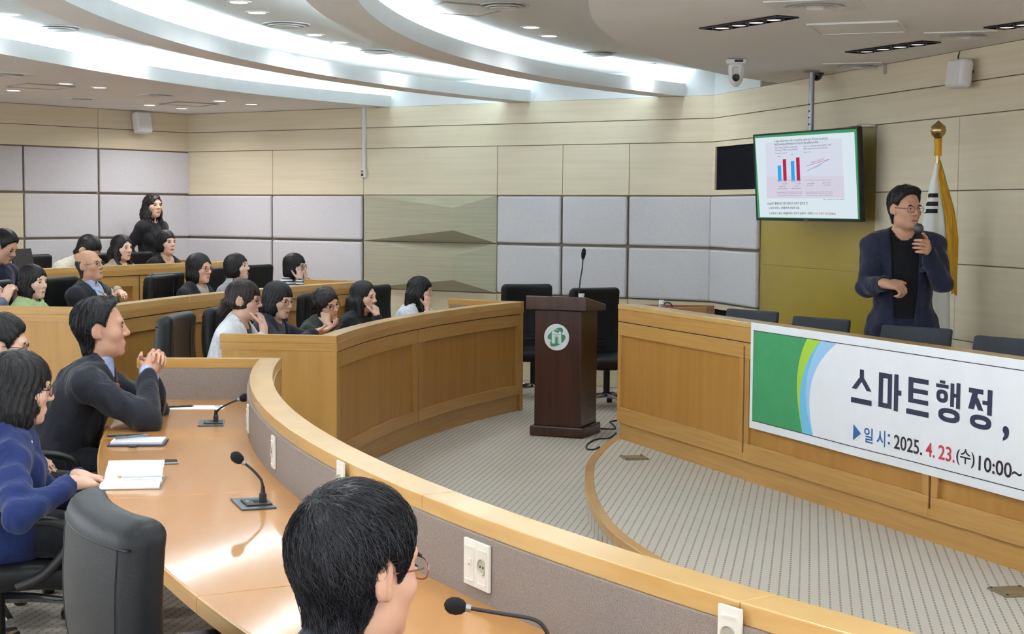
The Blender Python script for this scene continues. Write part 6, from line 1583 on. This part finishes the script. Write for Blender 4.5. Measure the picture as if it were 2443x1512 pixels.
pm = person('woman with curly dark hair in a dark green top leaning her cheek on her hand', (778, 726), 11.45, 0.0, None, .18, (0, -8, 14), True, .98, ('bob', dict(len=.115, w=.008, brow=.06, curl=1, part=.01)), '231C1A', SK2, '363B37',
            arms={1: dict(t=(.085, .085, -.105), rel='hr', pole=(.5, .8, -1), hd=(-.25, -.25, .9), n=(-.9, -.3, .1), curl=.65, vis=True, sl='half'), -1: dict(sl='half')}, glasses=(M_gbrown, 'round'), phead=-40)
pn = person('woman with long straight black hair in a black top, hand over her mouth', (868, 708), 12.4, 0.0, None, .17, (0, -4, 0), True, 1.0, ('long', dict(len=.20, brow=.085, fw=.050, part=.012)), '141416', SK3, '1F2026',
            arms={1: dict(t=(.02, .13, -.155), rel='head', pole=(.5, .2, -1), hd=(-.3, -.3, .9), n=(-.3, -1, .2), curl=.7, vis=True)}, phead=-22)
po = person('woman in a pale blue-white cardigan at the far end of the first row', (1003, 694), 13.6, 0.0, None, .17, (0, -4, 0), True, 1.0, ('long', dict(len=.13, brow=.05, fw=.058)), '1A181B', SK2, 'D9DEE8', 'plain', True, '1E1E22', None, None,
            arms={1: dict(t=(.04, .10, -.14), rel='head', pole=(.5, .2, -1), hd=(-.2, -.1, 1), n=(-.4, -1, .2), curl=.6, vis=True), -1: dict(t=(0, .40, .80), vis=True)}, phead=2)
# second row
pe = person('person at the left picture edge of whom only raised hands and a grey-blue sleeve show', (-92, 672), 11.2, TIER2, None, .12, (0, 0, 0), False, 1.0, ('short', {}), '1A191B', SK2, '6E748C', arms={1: dict(t=(12, 716, 11.1), rel='px', pole=(.6, 0, -1), hd=(-.5, .1, .9), n=(-1, 0, 0), curl=.6, vis=True), -1: dict(t=(2, 712, 11.25), rel='px', pole=(-.6, 0, -1), hd=(.5, .1, .9), n=(1, 0, 0), curl=.6, vis=True)})
pf = person('woman in a light green collared top with a black bob', (80, 673), 11.55, TIER2, None, .08, (0, -2, 0), True, 1.02, ('bob', dict(len=.15, w=.006, brow=.058, fw=.060)), '1B191A', SK3, 'B5CF97', collar='B5CF97', phead=-22, group='seated audience members')
pg = person('bald man in rimless glasses and dark jacket with folded arms', (214, 634), 12.3, TIER2, None, .02, (0, 9, 0), False, 1.03, ('bald', {}), '4A4644', SK1, '2C2E34', 'plain', True, 'A9C3EA', 'A9C3EA', None,
            arms={1: dict(t=(-.09, .17, .84), pole=(1, -.3, -.35), hd=(-.9, -.3, .1), n=(0, -1, 0), curl=.9, cut=False), -1: dict(t=(.02, .225, .83), pole=(-1, -.3, -.35), hd=(.8, -.6, .1), n=(0, -1, 0), curl=.9, cut=False)}, glasses=(M_gsil, 'sq'), phead=-16, vdeep=.22)
ph = person('woman with shoulder-length wavy hair, glasses and black blazer in the second row', (476, 641), 13.2, TIER2, None, .08, (0, -2, 0), True, 1.02, ('bob', dict(len=.14, w=.008, brow=.07, part=.012)), '1A191B', SK2, '27282D', 'plain', True, 'B9B6B0', None, None, glasses=(M_gbrown, 'sq'), phead=-24, vdeep=.3)
pi_ = person('woman in a light grey jacket with short dark hair looking up', (566, 638), 14.3, TIER2, None, .08, (0, 8, 0), True, 1.02, ('bob', dict(len=.095, w=.004, brow=.05)), '1C1A1C', SK3, '9D9CA4', 'plain', True, 'DADADA', None, None, phead=-10)
pj = person('woman in striped sleeves holding both hands to her face', (704, 636), 15.1, TIER2, None, .12, (0, -2, 0), True, 1.02, ('bob', dict(len=.13, brow=.035)), '1A181A', SK3, 'DDDDE0', 'stripe',
            arms={1: dict(t=(.05, .10, -.13), rel='head', pole=(.5, .3, -1), hd=(-.2, -.1, 1), n=(-.4, -1, .2), curl=.6, vis=True), -1: dict(t=(-.05, .10, -.13), rel='head', pole=(-.5, .3, -1), hd=(.2, -.1, 1), n=(.4, -1, .2), curl=.6, vis=True)}, glasses=(M_gsil, 'round'), phead=-14)
# rear row
pa = person('man in navy at the rear row left edge looking down', (10, 590), 12.75, TIER3, None, .10, (0, -24, 0), False, 1.05, ('short', dict(vol=.012, line=[.012, .02, .04, .055, .08, .12])), '19191C', SK1, '23283F', phead=-14)
pb = person('person in a beige jacket bowing a black-haired head over the rear desk', (208, 598), 14.6, TIER3, None, .42, (0, -48, 0), False, 1.05, ('short', dict(vol=.012)), '101012', SK2, 'C7C3B2', phead=-10)
pc_ = person('woman with long dark hair in a beige coat at the rear desk', (291, 592), 15.4, TIER3, None, .08, (0, 0, 0), True, 1.03, ('long', dict(len=.13, brow=.075, fw=.054, part=.008)), '1E1A1B', SK3, 'A99E8E', 'plain', True, '2A2729', None, None, phead=-30)
pd_ = person('woman in black seated directly below the standing woman', (396, 579), 15.9, TIER3, None, .08, (0, 2, 0), True, 1.03, ('bob', dict(len=.10, brow=.05, w=.002)), '1A1719', SK3, '1B1B1E', 'plain', True, 'C9A896', None, None, phead=-36)
ps = person('standing woman in a black coat with long wavy dark hair against the rear wall', (365, 491), 16.75, TIER3, -36, .0, (0, 2, 0), True, 1.05, ('long', dict(len=.24, brow=.08, fw=.052, curl=1)), '231D1C', SK2, '1E1E22', 'plain', True, '26262A', '26262A', None, stand=True, phead=-42, shoulders=.145, arms={1: dict(t=(.21, .04, .86), pole=(.6, -1, 0), hd=(0, .1, -1), n=(-1, 0, 0)), -1: dict(t=(-.21, .04, .86), pole=(-.6, -1, 0), hd=(0, .1, -1), n=(1, 0, 0))})
# speaker
sp_ = person('speaker in a dark navy blazer and black top talking into a handheld microphone', (2160, 499), 9.3, 0.15, -97, .02, (0, -2, 0), False, .99, ('short', dict(vol=.012, quiff=1, line=[.004, .008, .020, .034, .056, .10], bottom=[-.095, -.09, -.05, .034, .030, -.012, -.03])), '17161A', 'C9997D', '262B40', 'plain', True, '17181E', None, None,
             arms={-1: dict(t=(2197, 590, 9.0), rel='grip', pole=(-.55, -.5, -1), hd=(.1, 1, .12), n=(1, -.05, .1), curl=.92, vis=True, thumb=.9, spread=.1, hs=1.08), 1: dict(t=(2108, 676, 9.0), rel='px', pole=(.45, -.7, -.8), hd=(-.9, .35, -.12), n=(0, -.5, -.85), curl=.98, vis=True, spread=.05, hs=1.05)}, glasses=(M_gred, 'sq'), phead=-66, stand=True, res=.0095, hres=.0042, strands=900, near=True, trousers='232840', vdeep=.72, open_w=.088, shoulders=.178, vpow=.35, bs=.95)
# handheld microphone and clicker of the speaker
wl = at_y(2190, 538, 8.98); wb_ = at_y(2201, 607, 9.0); ax_ = (wl - wb_)
hm_ = empty('handheld_microphone', wb_, 0, 'black handheld microphone held to the speaker\'s mouth', 'microphone')
MB().tube([wb_, wb_ + ax_ * .06, wb_ + ax_ * .72, wb_ + ax_ * .80], [.013, .015, .019, .024], 14).build('handle', M_plastic, hm_, smooth=True, world=True)
MB().tube([wb_ + ax_ * .78, wb_ + ax_ * .83, wb_ + ax_ * .93, wb_ + ax_ * 1.03, wb_ + ax_ * 1.08], [.023, .029, .031, .022, .004], 16).build('grille', mat('mic_grille_grey', '6B6E74', .4, metal=.6, scale=(300, 300, 300), var=.3, bump=.4), hm_, smooth=True, world=True)
ck = at_y(2136, 684, 8.97); e = empty('presentation_clicker', ck, math.radians(-10), 'small dark clicker in the speaker\'s lower hand', 'clicker')
MB().box((0, 0, 0), (.07, .022, .014)).build('body', M_plastic, e, bevel=.004); MB().box((.02, 0, .008), (.012, .010, .003)).build('button', M_steel, e)
# phone of the navy jacket woman
wq = [pl_['to_world'](pl_['A'][s]['tip']) for s in (-1, 1)]; c_ = (wq[0] + wq[1]) / 2
e = empty('smartphone', c_ + Vector((.02, -.02, .0)), math.radians(pl_['phi'] - 90), 'smartphone held low by the woman in the navy jacket', 'phone')
mm = Matrix.Rotation(math.radians(35), 3, 'X'); MB().box((0, 0, 0), (.075, .15, .009), mm).build('body', M_plastic, e, bevel=.002); MB().box(mm @ Vector((0, 0, .005)), (.07, .142, .001), mm).build('screen', mat('phone_glass', '22242A', .08), e)
# buttons and pin on the blue shirt
tp = [c for c in kids(p2['body']) if c.name.startswith('top')][0]
tb_ = BVHTree.FromPolygons([v_.co.copy() for v_ in tp.data.vertices], [tuple(p_.vertices) for p_ in tp.data.polygons])
inv_ = p2['body'].matrix_basis.inverted()
for px, py, r_, nm in ((76, 1054, .0055, 'shirt_button'), (133, 1112, .0045, 'shirt_button'), (124, 1094, .008, 'pin_badge')):
    h_ = tb_.ray_cast(inv_ @ CAMP, (inv_.to_3x3() @ ray(px, py)).normalized())
    if h_[0] is not None:
        rq = h_[1].to_track_quat('Z', 'Y').to_matrix(); MB().lathe([(0, 0), (r_, 0), (r_, .002), (0, .003)], h_[0], rq, 14).build(nm, M_paper, tp, smooth=True)
# chairs for everyone and the empty ones
seat_for(p1, 'black leather chair of the foreground man, mostly below the picture', .04, .74)
seat_for(p2, 'black leather armchair of the woman in the blue shirt, left edge')
seat_for(p4, 'black leather armchair under the man in suit and orange tie', -.05)
seat_for(p3, 'black leather chair of the young man in black glasses')
for p_, lb in ((pk, 'woman in the white jacket'), (pl_, 'woman in the navy jacket'), (pm, 'woman with curly hair'), (pn, 'woman with long straight hair'), (po, 'woman in the pale cardigan'), (pe, 'person at the left edge'), (pf, 'woman in light green'),
               (pg, 'bald man with folded arms'), (ph, 'woman in the black blazer'), (pi_, 'woman in the light grey jacket'), (pj, 'woman in striped sleeves'), (pa, 'man in navy looking down'), (pb, 'person in beige bowing'), (pc_, 'woman in the beige coat'), (pd_, 'seated woman in black')):
    seat_for(p_, 'black leather chair of the ' + lb if not lb.startswith('seated') else 'black leather chair of the rear ' + lb, {'woman in striped sleeves': -.13, 'seated woman in black': -.10, 'woman in the pale cardigan': -.06}.get(lb, .0))
def chair_px(px, py, Y, floor, phi, label, topz=1.12):
    """top of the backrest seen at (px, py)"""
    q = at_y(px, py, Y); o = chair(0, 0, floor, phi, label); s = max(.9, min(1.12, (q.z - floor) / 1.135)); R = Matrix.Rotation(math.radians(phi - 90), 4, 'Z')
    c = R @ Vector((0, -.27, 0)); o.matrix_basis = Matrix.Translation((q.x - c.x, q.y - c.y, floor)) @ R @ Matrix.Scale(s, 4, (0, 0, 1)); return o
chair_px(250, 1203, 3.34, 0.0, 31, 'empty black leather chair in the foreground, back towards the camera')
chair_px(412, 748, 8.6, 0.0, -5, 'empty black leather chair in the aisle behind the clasped hands')
chair_px(378, 658, 12.9, TIER2, -14, 'empty black leather chair in the second row between bald man and black blazer')
chair_px(1255, 692, 14.3, 0.0, -75, 'black leather chair standing by the wall, left of the lectern')
chair_px(1415, 686, 13.6, 0.0, -65, 'black leather chair standing behind the lectern by the wall')
# monitor on the rear desk at the left
q = at_y(56, 620, 13.6); e = empty('desk_monitor', (q.x, q.y, q.z - .2), math.radians(-100), 'dark monitor on the rear desk beside the man in navy', 'monitor')
MB().box((0, 0, .2), (.32, .025, .2), Matrix.Rotation(.2, 3, 'X')).build('screen', M_plastic, e, bevel=.004); MB().box((0, .02, .05), (.05, .03, .14)).build('stand', M_plastic, e); MB().box((0, .02, -.01), (.16, .14, .012)).build('foot', M_plastic, e, bevel=.003)
